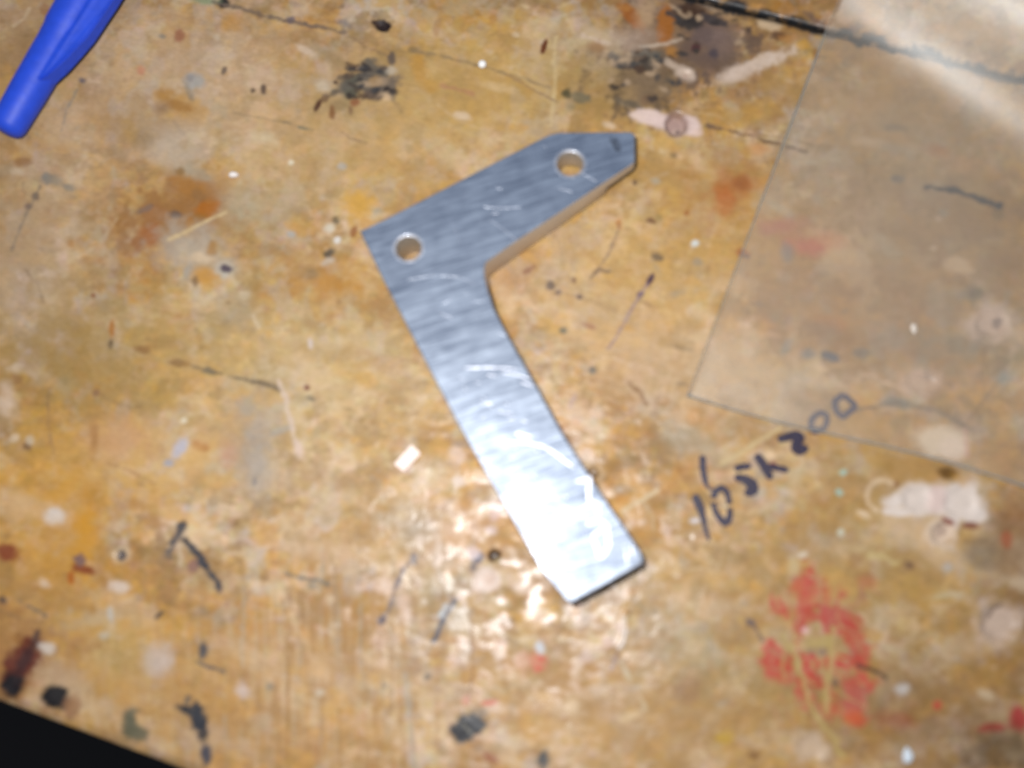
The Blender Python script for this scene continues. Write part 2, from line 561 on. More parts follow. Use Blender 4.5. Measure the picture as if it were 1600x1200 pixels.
B(742, 1132, 14, 14, 0, (54, 52, 54), .9, .25, .45)
B(718, 1142, 14, 12, 0, (46, 44, 46), .9, .25, .4)
L([(722, 1130), (735, 1145)], 2.5, (170, 160, 140), .5)
B(753, 1113, 12, 6, 20, (136, 124, 116), .55)
B(765, 1098, 12, 4.5, -5, (208, 84, 60), .8)
B(728, 1095, 6, 7, 0, (222, 140, 116), .6)
B(778, 1108, 16, 7, 0, (228, 190, 160), .6)
B(838, 1034, 13, 12, 20, (220, 128, 104), .65, .5, .6)
B(846, 1029, 7, 4, 20, (214, 84, 64), .75)
B(842, 1045, 6, 4, 0, (216, 96, 76), .65)
B(843, 1012, 7, 11, -25, (216, 216, 220), .8)
B(815, 1035, 12, 14, 0, (226, 168, 140), .5)
B(850, 1188, 9, 15, 5, (72, 66, 62), .88)
B(767, 1184, 14, 7, 25, (150, 80, 42), .75)
B(668, 1057, 6, 5, 0, (104, 86, 62), .75)
B(600, 1070, 6, 5, 0, (130, 104, 70), .5)
B(500, 1082, 7, 6, 0, (214, 192, 164), .7)
L([(976, 962), (977, 985), (975, 1000), (966, 1014)], 6, (240, 222, 210), .9, .2, gloss=1.0)  # glint of the flash along the ridge, painted as a pale line
exec_list_ridges.append(([(979, 958), (978, 985), (974, 1002), (964, 1016)], 7, .30))
L([(964, 1022), (956, 1045)], 6, (140, 116, 116), .7)
L([(972, 1035), (982, 1062)], 6, (206, 184, 150), .75)
L([(1000, 1090), (1006, 1108)], 7, (214, 188, 150), .65)
B(985, 1120, 18, 6, -25, (218, 180, 130), .6)
B(915, 1025, 12, 8, -50, (196, 166, 152), .6)
B(895, 1105, 14, 16, 0, (220, 186, 144), .5)
B(1172, 972, 9, 6, 25, (104, 82, 74), .8)
L([(1175, 975), (1192, 1000)], 3.5, (112, 88, 76), .7)
# --- red paint and its surroundings
for a in [(1262, 905, 12, 22, 10), (1258, 935, 17, 30, 0), (1285, 925, 12, 22, -20), (1300, 960, 24, 26, -30),
          (1325, 975, 17, 18, 0), (1338, 1010, 17, 30, -10), (1248, 978, 9, 28, 5), (1270, 965, 20, 16, 0),
          (1220, 947, 12, 17, -30), (1212, 1028, 22, 27, -30), (1225, 1055, 16, 18, -30), (1335, 1083, 24, 24, 0),
          (1330, 1118, 18, 16, 0), (1273, 1067, 18, 16, 0), (1305, 1035, 40, 12, 5), (1255, 1085, 12, 22, -20),
          (1262, 1040, 10, 20, -10), (1348, 1065, 18, 10, 0), (1300, 1110, 14, 14, 0)]:
    B(*a[:5], random.choice([(192, 66, 50), (186, 62, 48), (184, 76, 62), (196, 80, 56)]), random.uniform(.6, .85), .35, .8)
B(1332, 1122, 14, 12, 0, (206, 92, 40), .6)
for k in range(46):
    x0, y0 = 1275 + random.uniform(-75, 75), 990 + random.uniform(-100, 110)
    a_ = math.radians(random.choice([62, 70, 80, 30, 100]) + random.gauss(0, 6)); l_ = random.uniform(12, 55)
    L([(x0, y0), (x0 + math.cos(a_) * l_, y0 + math.sin(a_) * l_)], random.uniform(2, 4.5),
      random.choice([(186, 150, 92), (180, 130, 84), (176, 120, 84), (190, 150, 110)]), random.uniform(.5, .85), .6)
L([(1225, 990), (1243, 1027), (1263, 1087), (1284, 1132), (1320, 1180)], 8, (186, 154, 92), .85, .3, depth=.06)
L([(1300, 985), (1301, 1033), (1290, 1077), (1292, 1112)], 8, (186, 154, 92), .85, .3, depth=.06)
B(1280, 1004, 22, 10, -8, (186, 156, 96), .85)
B(1278, 1018, 15, 7, 0, (142, 112, 92), .75)
L([(1228, 1000), (1222, 1040), (1226, 1060)], 5, (186, 154, 92), .6, .5)
L([(1283, 900), (1280, 960)], 4, (184, 140, 96), .5, .7)
L([(1340, 1040), (1362, 1048), (1385, 1058)], 5, (82, 52, 34), .8, .4)
B(1305, 1067, 5, 7, 0, (110, 80, 60), .7)
B(1590, 1123, 14, 20, 0, (168, 44, 40), .8)
B(1550, 1137, 26, 7, -5, (160, 50, 40), .7)
B(1463, 1102, 7, 7, 0, (188, 60, 46), .7)
B(1400, 1125, 30, 14, 10, (150, 72, 44), .5, .6)
B(1253, 867, 8, 6, 0, (224, 204, 180), .75)
B(1258, 985, 5, 5, 0, (232, 180, 170), .8)
B(1240, 885, 10, 14, 0, (204, 180, 136), .55)
B(1267, 1168, 26, 22, 10, (206, 174, 144), .8, .3)
D(1267, 1168, 24, 20, 10, .2, .05)
B(1410, 1077, 11, 9, 10, (196, 182, 172), .75)
B(1540, 1085, 14, 7, 25, (206, 176, 140), .65)
B(1132, 1153, 14, 12, 0, (196, 152, 50), .7)
B(1177, 1180, 9, 7, 20, (130, 86, 36), .7)
B(1473, 833, 25, 23, 0, (226, 196, 170), .85, .25)
B(1473, 828, 8, 11, 20, (160, 128, 112), .65)
D(1473, 833, 20, 19, 0, .55, .1)
B(1564, 973, 36, 38, 0, (206, 176, 154), .85, .3)
D(1562, 973, 32, 34, 0, .6, .12)
L([(1545, 965), (1555, 950), (1565, 945)], 5, (124, 100, 84), .65)
L([(1362, 866), (1402, 878)], 9, (206, 176, 118), .75)
B(1420, 883, 9, 6, 20, (118, 82, 54), .75)
B(1347, 930, 8, 8, 0, (134, 94, 60), .6)
B(1355, 905, 12, 12, 0, (160, 104, 60), .5)
B(1337, 875, 10, 12, 0, (156, 108, 60), .5)
B(1480, 887, 9, 8, 0, (184, 176, 170), .6)
B(1353, 910, 16, 10, 0, (190, 110, 64), .5)
B(1567, 1173, 60, 34, 0, (78, 58, 32), .6, .7)
B(1480, 930, 26, 5, -8, (196, 176, 140), .5)
B(1380, 1010, 30, 5, 15, (184, 164, 128), .5)
B(1570, 850, 40, 30, 0, (140, 104, 70), .5, .7)
B(1585, 800, 26, 30, 0, (150, 96, 44), .55, .7)
B(1530, 865, 26, 22, 0, (128, 108, 86), .6, .6)
B(1573, 842, 9, 14, 0, (168, 78, 40), .6)
# --- bare strip at right
for a in [(1430, 780, 32, 27), (1465, 781, 26, 23), (1502, 783, 33, 33), (1524, 803, 19, 14), (1395, 783, 18, 12), (1400, 800, 26, 6)]:
    B(a[0], a[1], a[2], a[3], 5, (232, 210, 194), .92, .2, .25)
B(1465, 780, 14, 20, 0, (228, 190, 176), .6)
D(1432, 780, 26, 22, 0, .3, .06)
D(1500, 785, 28, 26, 0, .3, .06)
ring = [(1379 + 24 * math.cos(a), 775 + 26 * math.sin(a)) for a in np.linspace(2.0, 5.4, 14)]
L(ring, 7, (224, 188, 148), .8, .3)
B(1377, 772, 13, 16, 0, (176, 132, 70), .6)
B(1400, 757, 6, 6, 0, (140, 90, 54), .6)
B(1482, 815, 12, 5, 25, (140, 74, 54), .8)  # shadow beneath the bare strip, painted dark red
B(1516, 822, 14, 6, 8, (132, 72, 54), .75)  # same painted shadow, further along the strip
B(1480, 738, 14, 9, 10, (106, 70, 24), .85)
B(1500, 748, 16, 8, 30, (196, 140, 54), .6)
B(1430, 730, 30, 16, 0, (178, 130, 66), .5, .6)
B(1318, 738, 5.5, 5, 0, (168, 192, 172), .85)
B(1311, 769, 5.5, 5, 0, (164, 190, 172), .85)
B(1314, 831, 5.5, 5, 0, (208, 204, 180), .75)
B(1349, 803, 11, 5, 28, (228, 194, 156), .85)
B(1369, 790, 10, 22, 0, (196, 160, 100), .3)
# --- under the clear sheet
B(1470, 690, 40, 25, 5, (232, 204, 176), .9, .2, .2)
B(1490, 700, 22, 18, 20, (236, 206, 184), .8, .2, .2)
L([(1508, 668), (1513, 715)], 5, (220, 160, 150), .6)
B(1440, 597, 36, 20, 0, (214, 176, 150), .75)
B(1452, 588, 10, 7, 20, (150, 126, 110), .6)
D(1440, 597, 26, 16, 0, .3, .06)
B(1550, 506, 36, 26, 0, (216, 184, 164), .8)
B(1560, 504, 8, 8, 0, (128, 108, 100), .7)
D(1550, 506, 28, 22, 0, .4, .06)
B(1497, 414, 22, 12, 15, (220, 184, 146), .7)
B(1298, 557, 15, 8, 25, (94, 92, 100), .8)
B(1263, 552, 11, 9, 0, (124, 120, 116), .7)
B(1345, 552, 12, 8, 0, (124, 108, 96), .6)
B(1298, 505, 24, 11, 10, (196, 132, 74), .6)
B(1290, 520, 30, 20, 20, (150, 118, 92), .5, .6)
B(1260, 385, 30, 14, 5, (196, 96, 80), .65, .5)
B(1222, 355, 34, 14, -5, (190, 112, 96), .55, .5)
B(1230, 395, 10, 14, 0, (140, 132, 128), .6)
B(1293, 376, 24, 12, 0, (204, 128, 90), .5, .6)
L([(1345, 582), (1380, 596), (1412, 607)], 6, (222, 182, 148), .7)
L([(1450, 290), (1495, 300), (1530, 310), (1562, 323)], 7, (78, 70, 68), .85, .5)
B(1560, 335, 9, 12, 0, (140, 112, 76), .6)
B(1360, 222, 26, 8, 5, (214, 180, 146), .5)
B(1400, 215, 34, 8, 20, (196, 150, 96), .5, .6)
B(1385, 140, 14, 24, 0, (204, 156, 90), .45, .6)
B(1350, 170, 30, 20, 0, (196, 148, 92), .5, .6)
B(1400, 200, 20, 6, 0, (130, 110, 90), .5)
B(1462, 235, 18, 9, 10, (190, 116, 60), .5, .6)
B(1500, 260, 40, 14, 10, (206, 150, 100), .4, .6)
B(1402, 280, 10, 7, 0, (110, 106, 104), .5)
B(1330, 420, 40, 5, 12, (190, 156, 122), .6)
B(1522, 460, 20, 12, 0, (110, 98, 84), .6, .6)
B(1405, 630, 24, 8, 5, (118, 116, 112), .6)
L([(1340, 640), (1400, 630), (1460, 640), (1520, 672)], 4, (130, 108, 88), .55, .6)
B(1230, 540, 16, 6, -60, (150, 146, 138), .5)
B(1570, 590, 12, 9, 0, (160, 166, 160), .5)
L([(1260, 20), (1305, 52), (1340, 45)], 9, (90, 74, 80), .4, .5)
# --- top centre / right of it
B(598, 41, 13, 9, 10, (40, 22, 18), .96, .2, .2)
B(587, 36, 6, 4, 15, (60, 36, 26), .85)
D(598, 41, 11, 8, 10, .5, 0)
B(545, 135, 22, 15, -20, (98, 90, 72), .88, .3, .5)
B(575, 120, 34, 17, -25, (104, 92, 78), .82, .35, .6)
B(600, 132, 26, 16, 30, (108, 94, 84), .75, .35, .6)
B(612, 92, 6, 10, 0, (94, 78, 70), .75)
B(583, 148, 14, 8, 15, (98, 78, 66), .8)
B(586, 128, 10, 8, 0, (196, 150, 96), .55)
B(555, 160, 8, 6, 0, (150, 88, 50), .75)
B(530, 165, 16, 10, -10, (146, 118, 76), .6)
B(496, 166, 4, 10, 25, (90, 54, 34), .85)
B(519, 174, 5, 12, 0, (138, 88, 46), .75)
B(508, 152, 5, 7, 20, (116, 84, 60), .7)
B(548, 173, 4, 8, 0, (132, 94, 64), .7)
B(610, 110, 10, 6, 0, (204, 184, 160), .6)
B(604, 152, 6, 6, 0, (226, 184, 140), .75)
B(506, 135, 12, 10, 20, (220, 196, 168), .7)
B(655, 105, 12, 24, -12, (200, 142, 58), .65, .4)
B(672, 135, 14, 10, 0, (204, 148, 66), .6)
B(646, 78, 9, 5, 0, (128, 102, 66), .6)
L([(645, 78), (700, 90), (745, 102), (800, 118), (860, 138)], 4, (150, 122, 86), .65, .7, depth=.06)
L([(690, 132), (715, 138), (740, 146)], 5, (186, 128, 92), .65, .5)
B(722, 181, 13, 6, 12, (230, 196, 160), .8)
B(850, 73, 4.5, 13, 18, (112, 58, 26), .9, .2, .2)
B(805, 54, 6, 5, 0, (226, 196, 160), .6)
B(684, 40, 5, 16, 15, (176, 126, 74), .55)
B(780, 136, 24, 7, 12, (228, 190, 140), .55)
L([(866, 60), (867, 120), (862, 194)], 5, (220, 188, 136), .65, .5)
L([(800, 110), (850, 150), (880, 180)], 4, (214, 176, 120), .6, .6)
L([(790, 115), (835, 142), (870, 160)], 3, (150, 116, 86), .6, .6)
B(885, 147, 8, 8, 0, (90, 76, 42), .85)
B(909, 153, 16, 8, 10, (118, 106, 80), .7)
B(893, 166, 8, 8, 0, (150, 132, 96), .6)
B(934, 73, 15, 10, 15, (164, 116, 70), .7)
B(969, 98, 14, 9, 20, (74, 72, 72), .88)
B(957, 86, 7, 7, 0, (110, 100, 92), .6)
B(1016, 88, 26, 9, 5, (98, 92, 80), .75, .4, .6)
B(995, 95, 24, 12, 10, (104, 96, 84), .6, .5, .6)
B(1005, 132, 40, 34, 0, (146, 116, 84), .6, .6, .6)
B(985, 163, 24, 6, 18, (104, 88, 68), .7)
B(1013, 158, 12, 8, 0, (122, 88, 60), .6)
B(1112, 78, 34, 36, 10, (108, 84, 72), .7, .5, .7)
B(1120, 55, 30, 24, 0, (140, 112, 100), .5, .6)
B(1075, 18, 28, 16, 0, (72, 46, 28), .85, .35, .5)
B(1078, 36, 22, 10, 10, (58, 48, 42), .85)
B(1115, 32, 24, 7, 18, (66, 56, 54), .8)
B(1087, 75, 7, 6, 0, (84, 46, 44), .85)
B(1116, 84, 8, 8, 0, (78, 66, 70), .7)
B(1095, 55, 20, 14, 0, (110, 88, 80), .6)
B(1040, 40, 13, 32, 5, (168, 98, 30), .85, .3, .3)
B(1050, 82, 8, 10, -20, (190, 124, 44), .7)
B(987, 25, 10, 26, -40, (164, 92, 30), .82, .3, .3)
B(975, 12, 12, 6, 0, (186, 122, 54), .6)
B(1010, 20, 14, 20, 20, (206, 164, 122), .6)
B(990, 60, 34, 20, 0, (196, 164, 142), .55, .6)
L([(910, 55), (930, 62), (950, 68)], 5, (226, 194, 168), .65)
L([(1000, 72), (1040, 68), (1066, 60)], 5, (214, 186, 160), .6)
B(1072, 116, 17, 11, 25, (220, 190, 166), .9, .25, .25)
B(1048, 100, 14, 6, 25, (214, 184, 158), .75)
B(1071, 119, 5, 4, 0, (176, 140, 120), .6)
D(1072, 117, 10, 8, 0, .3, .05)
B(1181, 103, 62, 10, -22, (224, 192, 166), .75, .4, .6)
B(1150, 115, 24, 12, -20, (222, 192, 170), .7)
B(1200, 92, 40, 9, -20, (228, 198, 174), .6)
B(1203, 37, 20, 10, 10, (222, 186, 146), .85, .25, .2)
B(1216, 56, 11, 7, 10, (100, 66, 42), .8)
B(1230, 60, 14, 7, 0, (186, 124, 58), .6)
B(1256, 70, 10, 8, 0, (212, 154, 60), .75)
B(1225, 12, 22, 9, 10, (178, 120, 46), .7)
B(1275, 85, 5, 10, 0, (150, 104, 60), .6)
B(1015, 183, 27, 12, 12, (240, 206, 190), .95, .2, .2)
B(995, 181, 12, 5, 10, (238, 204, 184), .85)
B(1078, 196, 18, 15, 20, (238, 204, 190), .95, .2, .2)
B(1045, 192, 30, 12, 8, (236, 202, 188), .9, .2, .2)
B(1090, 207, 9, 5, 0, (234, 196, 176), .8)
B(1057, 195, 20, 21, 0, (168, 132, 120), .8, .15, .1)
B(1062, 205, 12, 8, 0, (204, 170, 150), .7)
B(1060, 201, 5, 4, 0, (120, 96, 90), .7)
D(1057, 194, 19, 20, 0, 1.3, .1)
B(953, 196, 11, 5, 20, (230, 194, 156), .8)
B(1150, 180, 40, 14, 0, (198, 150, 74), .5, .6)
L([(1104, 196), (1135, 203), (1170, 212), (1210, 222), (1260, 236)], 4, (124, 92, 64), .75, .7, depth=.08)
B(1110, 197, 8, 4, 10, (112, 94, 80), .7)
L([(1180, 208), (1240, 218), (1300, 232)], 3, (150, 112, 70), .5, .7)
for k in range(90):        # soot and grit ground into the dark patches
    zx, zy, zr, zq = random.choice([(1110, 60, 60, 48), (1085, 25, 45, 22), (1005, 115, 55, 50), (572, 130, 58, 30), (572, 130, 50, 26), (990, 95, 40, 16)])
    a_, r_ = random.uniform(0, 6.28), math.sqrt(random.random())
    B(zx + zr * r_ * math.cos(a_), zy + zq * r_ * math.sin(a_), random.uniform(3, 11), random.uniform(2.5, 6), random.uniform(-30, 40),
      random.choice([(52, 42, 38), (66, 54, 44), (84, 60, 44), (60, 58, 58), (190, 156, 122)]), random.uniform(.5, .85), .4, .7)
# --- right of the bracket
B(1140, 292, 30, 17, -10, (182, 104, 46), .65, .5, .5)
B(1157, 286, 14, 12, -30, (158, 92, 46), .6, .5)
B(1132, 316, 14, 17, 10, (194, 106, 52), .6, .5)
B(1187, 233, 16, 10, 0, (206, 134, 64), .6, .5)
B(1195, 283, 10, 16, 20, (200, 138, 70), .5, .6)
B(1018, 345, 8, 4.5, 10, (124, 82, 50), .75)
B(1030, 341, 5, 6, 0, (150, 124, 70), .6)
B(1028, 401, 9, 7, 30, (114, 90, 64), .75)
B(1073, 333, 4, 4, 0, (170, 106, 50), .75)
B(1016, 437, 4.5, 11, 30, (84, 54, 62), .9, .2, .1)
L([(1012, 444), (1000, 460), (980, 495), (962, 528), (950, 545)], 4, (148, 122, 130), .65, .4)
B(1000, 460, 5, 5, 0, (108, 78, 80), .8)
L([(968, 350), (962, 372), (948, 402), (928, 428)], 3, (146, 116, 92), .65, .5)
B(967, 350, 5, 8, 0, (188, 118, 52), .7)
L([(925, 432), (937, 420), (952, 425)], 4, (126, 102, 80), .6)
B(861, 446, 7, 7, 0, (108, 88, 76), .75)
B(872, 457, 5, 4, 0, (112, 88, 74), .7)
B(905, 464, 5, 5, 0, (106, 82, 68), .75)
B(897, 437, 4, 5, 0, (124, 86, 60), .7)
B(880, 517, 6, 5, 0, (116, 110, 90), .75)
B(922, 510, 11, 4, 20, (160, 100, 70), .65)
B(925, 579, 6, 6, 0, (112, 104, 92), .75)
L([(985, 598), (1000, 612), (1013, 630)], 5, (152, 108, 68), .65, .5)
B(1065, 544, 18, 4, 12, (150, 120, 84), .55)
B(1067, 600, 12, 4, 10, (146, 118, 86), .6)
B(1086, 380, 5.5, 5, 0, (222, 222, 214), .9)
B(1090, 410, 8, 6, 0, (150, 136, 116), .6)
B(992, 285, 4, 4, 0, (112, 84, 56), .75)
B(1052, 243, 6, 4, 0, (136, 110, 68), .6)
B(1160, 395, 12, 7, 25, (168, 96, 56), .65)
B(1165, 400, 8, 4, 20, (110, 92, 80), .55)
B(1025, 283, 7, 5, 0, (176, 168, 150), .5)
B(790, 460, 12, 40, -15, (232, 192, 150), .6, .5)
B(800, 440, 30, 16, -20, (180, 126, 76), .5, .6)
B(826, 422, 12, 5, -30, (140, 86, 56), .6)
B(905, 640, 26, 12, 60, (222, 180, 140), .5, .6)
B(895, 625, 4, 12, 25, (180, 150, 150), .5)
B(927, 736, 15, 14, 0, (206, 172, 130), .7)
B(926, 740, 9, 8, 0, (120, 90, 60), .8)
D(927, 738, 11, 10, 0, .6, .08)
B(975, 765, 16, 9, 0, (150, 130, 106), .5)
L([(968, 802), (1000, 783), (1028, 766)], 6, (212, 184, 142), .8, .3, depth=.04)
L([(1005, 783), (1018, 805), (1022, 830)], 4, (208, 178, 138), .55, .6)
L([(1128, 724), (1170, 700), (1216, 670)], 7, (210, 178, 128), .8, .3, depth=.04)
B(1203, 711, 8, 7, 10, (236, 196, 152), .85)
B(1207, 726, 5, 4, 0, (160, 70, 56), .7)
B(1085, 814, 8, 5, 0, (226, 214, 214), .85)
B(1240, 745, 14, 16, 0, (196, 176, 140), .4, .6)
B(1060, 690, 30, 20, 0, (168, 148, 118), .45, .7)
B(1175, 765, 16, 18, 0, (172, 158, 146), .5, .6)
B(1205, 770, 9, 14, 0, (206, 150, 84), .5)
B(1275, 780, 20, 10, 20, (178, 124, 66), .5, .6)
B(1082, 650, 8, 12, 0, (216, 150, 84), .5, .6)
B(1070, 645, 12, 18, 0, (228, 180, 130), .5, .6)
B(1040, 870, 20, 8, 30, (222, 184, 144), .5)
B(1070, 930, 8, 24, 10, (224, 180, 136), .5)
B(1100, 945, 8, 20, 0, (210, 160, 106), .5)
L([(1030, -16), (1160, 14), (1300, 50), (1450, 86), (1600, 124), (1800, 172)], 13, (38, 37, 38), .95, .3)
L([(880, -52), (1040, -14)], 13, (38, 37, 38), .95, .3)
RANDOM = True
# random small wear: flecks, nicks, fine scratches
for k in range(150):
    x, y = random.uniform(-150, 1750), random.uniform(-120, 1320)
    r = random.uniform(2.0, 5.5)
    c = random.choice([PALE, PINK, (228, 200, 168), (150, 112, 66), (128, 98, 66), (170, 120, 62), (120, 108, 92), GREY, (206, 146, 66)])
    B(x, y, r * random.uniform(1, 2.4), r, random.uniform(-30, 60), c, random.uniform(.25, .55), .5, .5)
for k in range(150):
    x, y = random.uniform(-150, 1750), random.uniform(-120, 1320)
    r = random.uniform(10, 34)
    c = random.choice([PALE, (222, 182, 140), (196, 146, 76), (172, 128, 74), (186, 166, 138), (206, 150, 74), (158, 118, 70)])
    B(x, y, r * random.uniform(1, 2.2), r * random.uniform(.4, .8), random.uniform(-20, 50), c, random.uniform(.25, .5), .5, .6)
for k in range(110):
    x, y = random.uniform(-150, 1750), random.uniform(-120, 1320)
    a = math.radians(random.choice([14, 14, 60, -35, 85, 30]) + random.gauss(0, 10))
    ln = random.uniform(15, 110)
    cv = random.uniform(-.15, .15) * ln
    c = random.choice([(226, 192, 150), (222, 184, 140), (150, 116, 76), (134, 104, 76), (210, 176, 126)])
    L([(x, y), (x + math.cos(a) * ln * .5 - math.sin(a) * cv, y + math.sin(a) * ln * .5 + math.cos(a) * cv),
       (x + math.cos(a) * ln, y + math.sin(a) * ln)], random.uniform(1.6, 4.0), c, random.uniform(.2, .45), .8, depth=.02)
# shallow worn dents that catch the flash
for k in range(70):
    x, y = random.gauss(800, 260), random.gauss(900, 200)
    r = random.uniform(3, 11)
    D(x, y, r * random.uniform(.7, 1.6), r, random.uniform(0, 180), random.uniform(-.05, .10), .02)


def paint(X, Y):
    """stain colour with some painted glints and shade, gloss and height (mm) of the bench at image pixels"""
    n = X.size
    g = (X * .972 + Y * .235, -X * .235 + Y * .972)           # along / across the grain
    big = fbm(X / 210, Y / 170, 3, 4)
    med = fbm(X / 60, Y / 48, 5, 4, .6)
    sml = fbm(X / 16, Y / 13, 8, 3, .6)
    grain = fbm(g[0] / 90, g[1] / 9, 21, 4, .6)
    big2 = fbm(X / 150 + 9, Y / 120, 31, 4)
    med2 = fbm(X / 42, Y / 36 + 5, 41, 4, .6)
    ochre, pink = lin((206, 164, 100)), lin((216, 176, 132))
    gold, grey, brown = lin((212, 154, 74)), lin((190, 168, 136)), lin((168, 124, 70))

    def mx(c, d, f):
        return c + (d - c) * f[:, None]
    C = np.repeat(ochre[None, :], n, 0)
    C = mx(C, pink, sstep(.42, .66, big) * .8)
    C = mx(C, gold, sstep(.46, .60, big2) * .85)
    C = mx(C, grey, sstep(.54, .70, med) * .50)
    C = mx(C, brown, sstep(.52, .68, med2) * .75)
    C = mx(C, pink, sstep(.60, .75, sml * .6 + grain * .4) * .5)
    C = mx(C, brown, sstep(.56, .74, grain) * .40)
    cloud = fbm(X / 95 + 4, Y / 75, 161, 4, .6)
    C = mx(C, lin((222, 188, 152)), sstep(.52, .64, cloud) * .7)
    C = mx(C, lin((178, 122, 54)), sstep(.50, .62, 1 - cloud) * .62)
    C = mx(C, lin((160, 112, 56)), sstep(.52, .66, fbm(X / 130, Y / 70 + 2, 181, 5, .62)) * .6)
    fine = fbm(X / 6.5, Y / 5.5, 91, 2, .6)
    blot = fbm(X / 30, Y / 24, 95, 3, .6)
    blot2 = fbm(X / 34 + 3, Y / 28, 97, 3, .6)
    vert = fbm(X / 7.5, Y / 110, 99, 3, .6)
    hat = fbm(g[0] / 60, g[1] / 6, 101, 2) * .5 + fbm(-g[1] / 50, g[0] / 6, 103, 2) * .5
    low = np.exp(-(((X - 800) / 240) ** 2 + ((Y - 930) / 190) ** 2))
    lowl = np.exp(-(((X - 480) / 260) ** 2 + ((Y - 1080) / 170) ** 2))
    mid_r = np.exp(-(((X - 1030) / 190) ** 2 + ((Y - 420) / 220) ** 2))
    bare_glint = lin((234, 198, 172))
    C = mx(C, bare_glint, sstep(.54, .64, blot) * (.22 + .75 * low + .2 * mid_r))  # bare wood patches, plus flash glints painted pale around the glare centre
    C = mx(C, brown, sstep(.53, .65, blot2) * (.50 + .25 * low))
    C = mx(C, lin((150, 104, 56)), sstep(.54, .68, vert) * .75 * lowl)
    C = mx(C, lin((190, 172, 146)), sstep(.56, .68, 1 - vert) * .55 * lowl)
    C = mx(C, lin((226, 182, 132)), sstep(.54, .66, hat) * .55 * mid_r)
    C = mx(C, lin((160, 116, 66)), sstep(.54, .66, 1 - hat) * .45 * mid_r)
    C = mx(C, lin((186, 172, 160)), sstep(.56, .68, fbm(X / 46, Y / 60, 131, 4, .6)) * .38)
    C = mx(C, lin((206, 150, 66)), sstep(.56, .68, fbm(X / 52, Y / 44, 137, 4, .6)) * .6)
    C = mx(C, lin((146, 108, 62)), sstep(.57, .70, fbm(X / 38, Y / 30, 151, 4, .65)) * .55)
    C *= (0.80 + .28 * sml + .12 * fine)[:, None]
    C *= 1 + (np.stack([fbm(X / 11, Y / 11, 141, 2), fbm(X / 11, Y / 11, 143, 2), fbm(X / 11, Y / 11, 147, 2)], 1) - .5) * [.14, .12, .40]
    gloss = .55 + .5 * (big - .5) + 1.0 * (med2 - .5) + 2.2 * (blot - .5) + .8 * (grain - .5)
    H = (fbm(X / 26, Y / 22, 61, 3) - .5) * .05 + (fbm(X / 120, Y / 100, 65, 2) - .5) * .12 + (grain - .5) * .05 + sstep(.54, .64, blot) * .02
    nC = fbm(X / 14, Y / 14, 171, 3, .6)
    nA, nB = fbm(X / 9, Y / 9, 71, 3, .6) - .5, fbm(X / 24, Y / 24, 77, 3, .6) - .5
    broad, marks = exec_list_blobs[:N_BROAD], exec_list_blobs[N_BROAD:]
    for ops_b, ops_l in ((broad, rand_lines), (rand_blobs, []), (marks, exec_list_lines)):
        for k, (cx, cy, rx, ry, ang, col, op, soft, na, gl) in enumerate(ops_b):
            r = max(rx, ry) * (1.4 + soft + na)
            i = np.nonzero((np.abs(X - cx) < r) & (np.abs(Y - cy) < r))[0]
            if i.size == 0: continue
            a = math.radians(ang)
            dx, dy = X[i] - cx, Y[i] - cy
            p, q = (dx * math.cos(a) + dy * math.sin(a)) / rx, (-dx * math.sin(a) + dy * math.cos(a)) / ry
            d = np.sqrt(p * p + q * q)
            nn = nA[i] if min(rx, ry) < 14 else (nA[i] * .55 + nB[i] * 1.0)
            if k % 2: nn = -nn
            d = d + nn * 2.6 * na
            dark = sum(col) < 330
            sf = min(.95, soft * (.9 if dark else 1.25) + .08)
            mk = (1 - sstep(1 - sf, 1 + sf, d)) * op
            if dark: mk = mk * 1.15
            elif op < .8: mk = mk * (.72 + .56 * nC[i])
            mk = np.clip(mk, 0, 1)
            C[i] += (lin(col) - C[i]) * mk[:, None]
            if sum(col) > 560: gloss[i] -= mk * .25
        for k, (pts, w, col, op, na, gl, depth) in enumerate(ops_l):
            xs, ys = [p[0] for p in pts], [p[1] for p in pts]
            i = np.nonzero((X > min(xs) - 2 * w) & (X < max(xs) + 2 * w) & (Y > min(ys) - 2 * w) & (Y < max(ys) + 2 * w))[0]
            if i.size == 0: continue
            x, y = X[i] + nB[i] * w * 1.2, Y[i] - nB[i] * w * 1.2
            best = np.full(i.size, 1e9)
            for (x0, y0), (x1, y1) in zip(pts[:-1], pts[1:]):
                vx, vy = x1 - x0, y1 - y0
                t = np.clip(((x - x0) * vx + (y - y0) * vy) / (vx * vx + vy * vy + 1e-9), 0, 1)
                best = np.minimum(best, np.hypot(x - x0 - t * vx, y - y0 - t * vy))
            d = best / (w * (.56 if sum(col) < 330 else .5)) + (nA[i] if k % 2 else -nA[i]) * 4.0 * na
            mk = np.clip((1 - sstep(.2, 1.9, d)) * op * (.6 + .8 * nC[i]) * (1.3 if sum(col) < 330 else 1), 0, 1)
            C[i] += (lin(col) - C[i]) * mk[:, None]
            H[i] -= mk * depth
            if gl is not None: gloss[i] += (gl - gloss[i]) * mk
    for (cx, cy, rx, ry, ang, dep, rim) in exec_list_dents:
        r = max(rx, ry) * 1.7
        i = np.nonzero((np.abs(X - cx) < r) & (np.abs(Y - cy) < r))[0]
        if i.size == 0: continue
        a = math.radians(ang)
        dx, dy = X[i] - cx, Y[i] - cy
        d = np.hypot((dx * math.cos(a) + dy * math.sin(a)) / rx, (-dx * math.sin(a) + dy * math.cos(a)) / ry)
        d = d + nA[i] * .3
        H[i] += -dep * (1 - sstep(.62, 1.0, d)) + rim * np.exp(-((d - 1.12) / .16) ** 2)
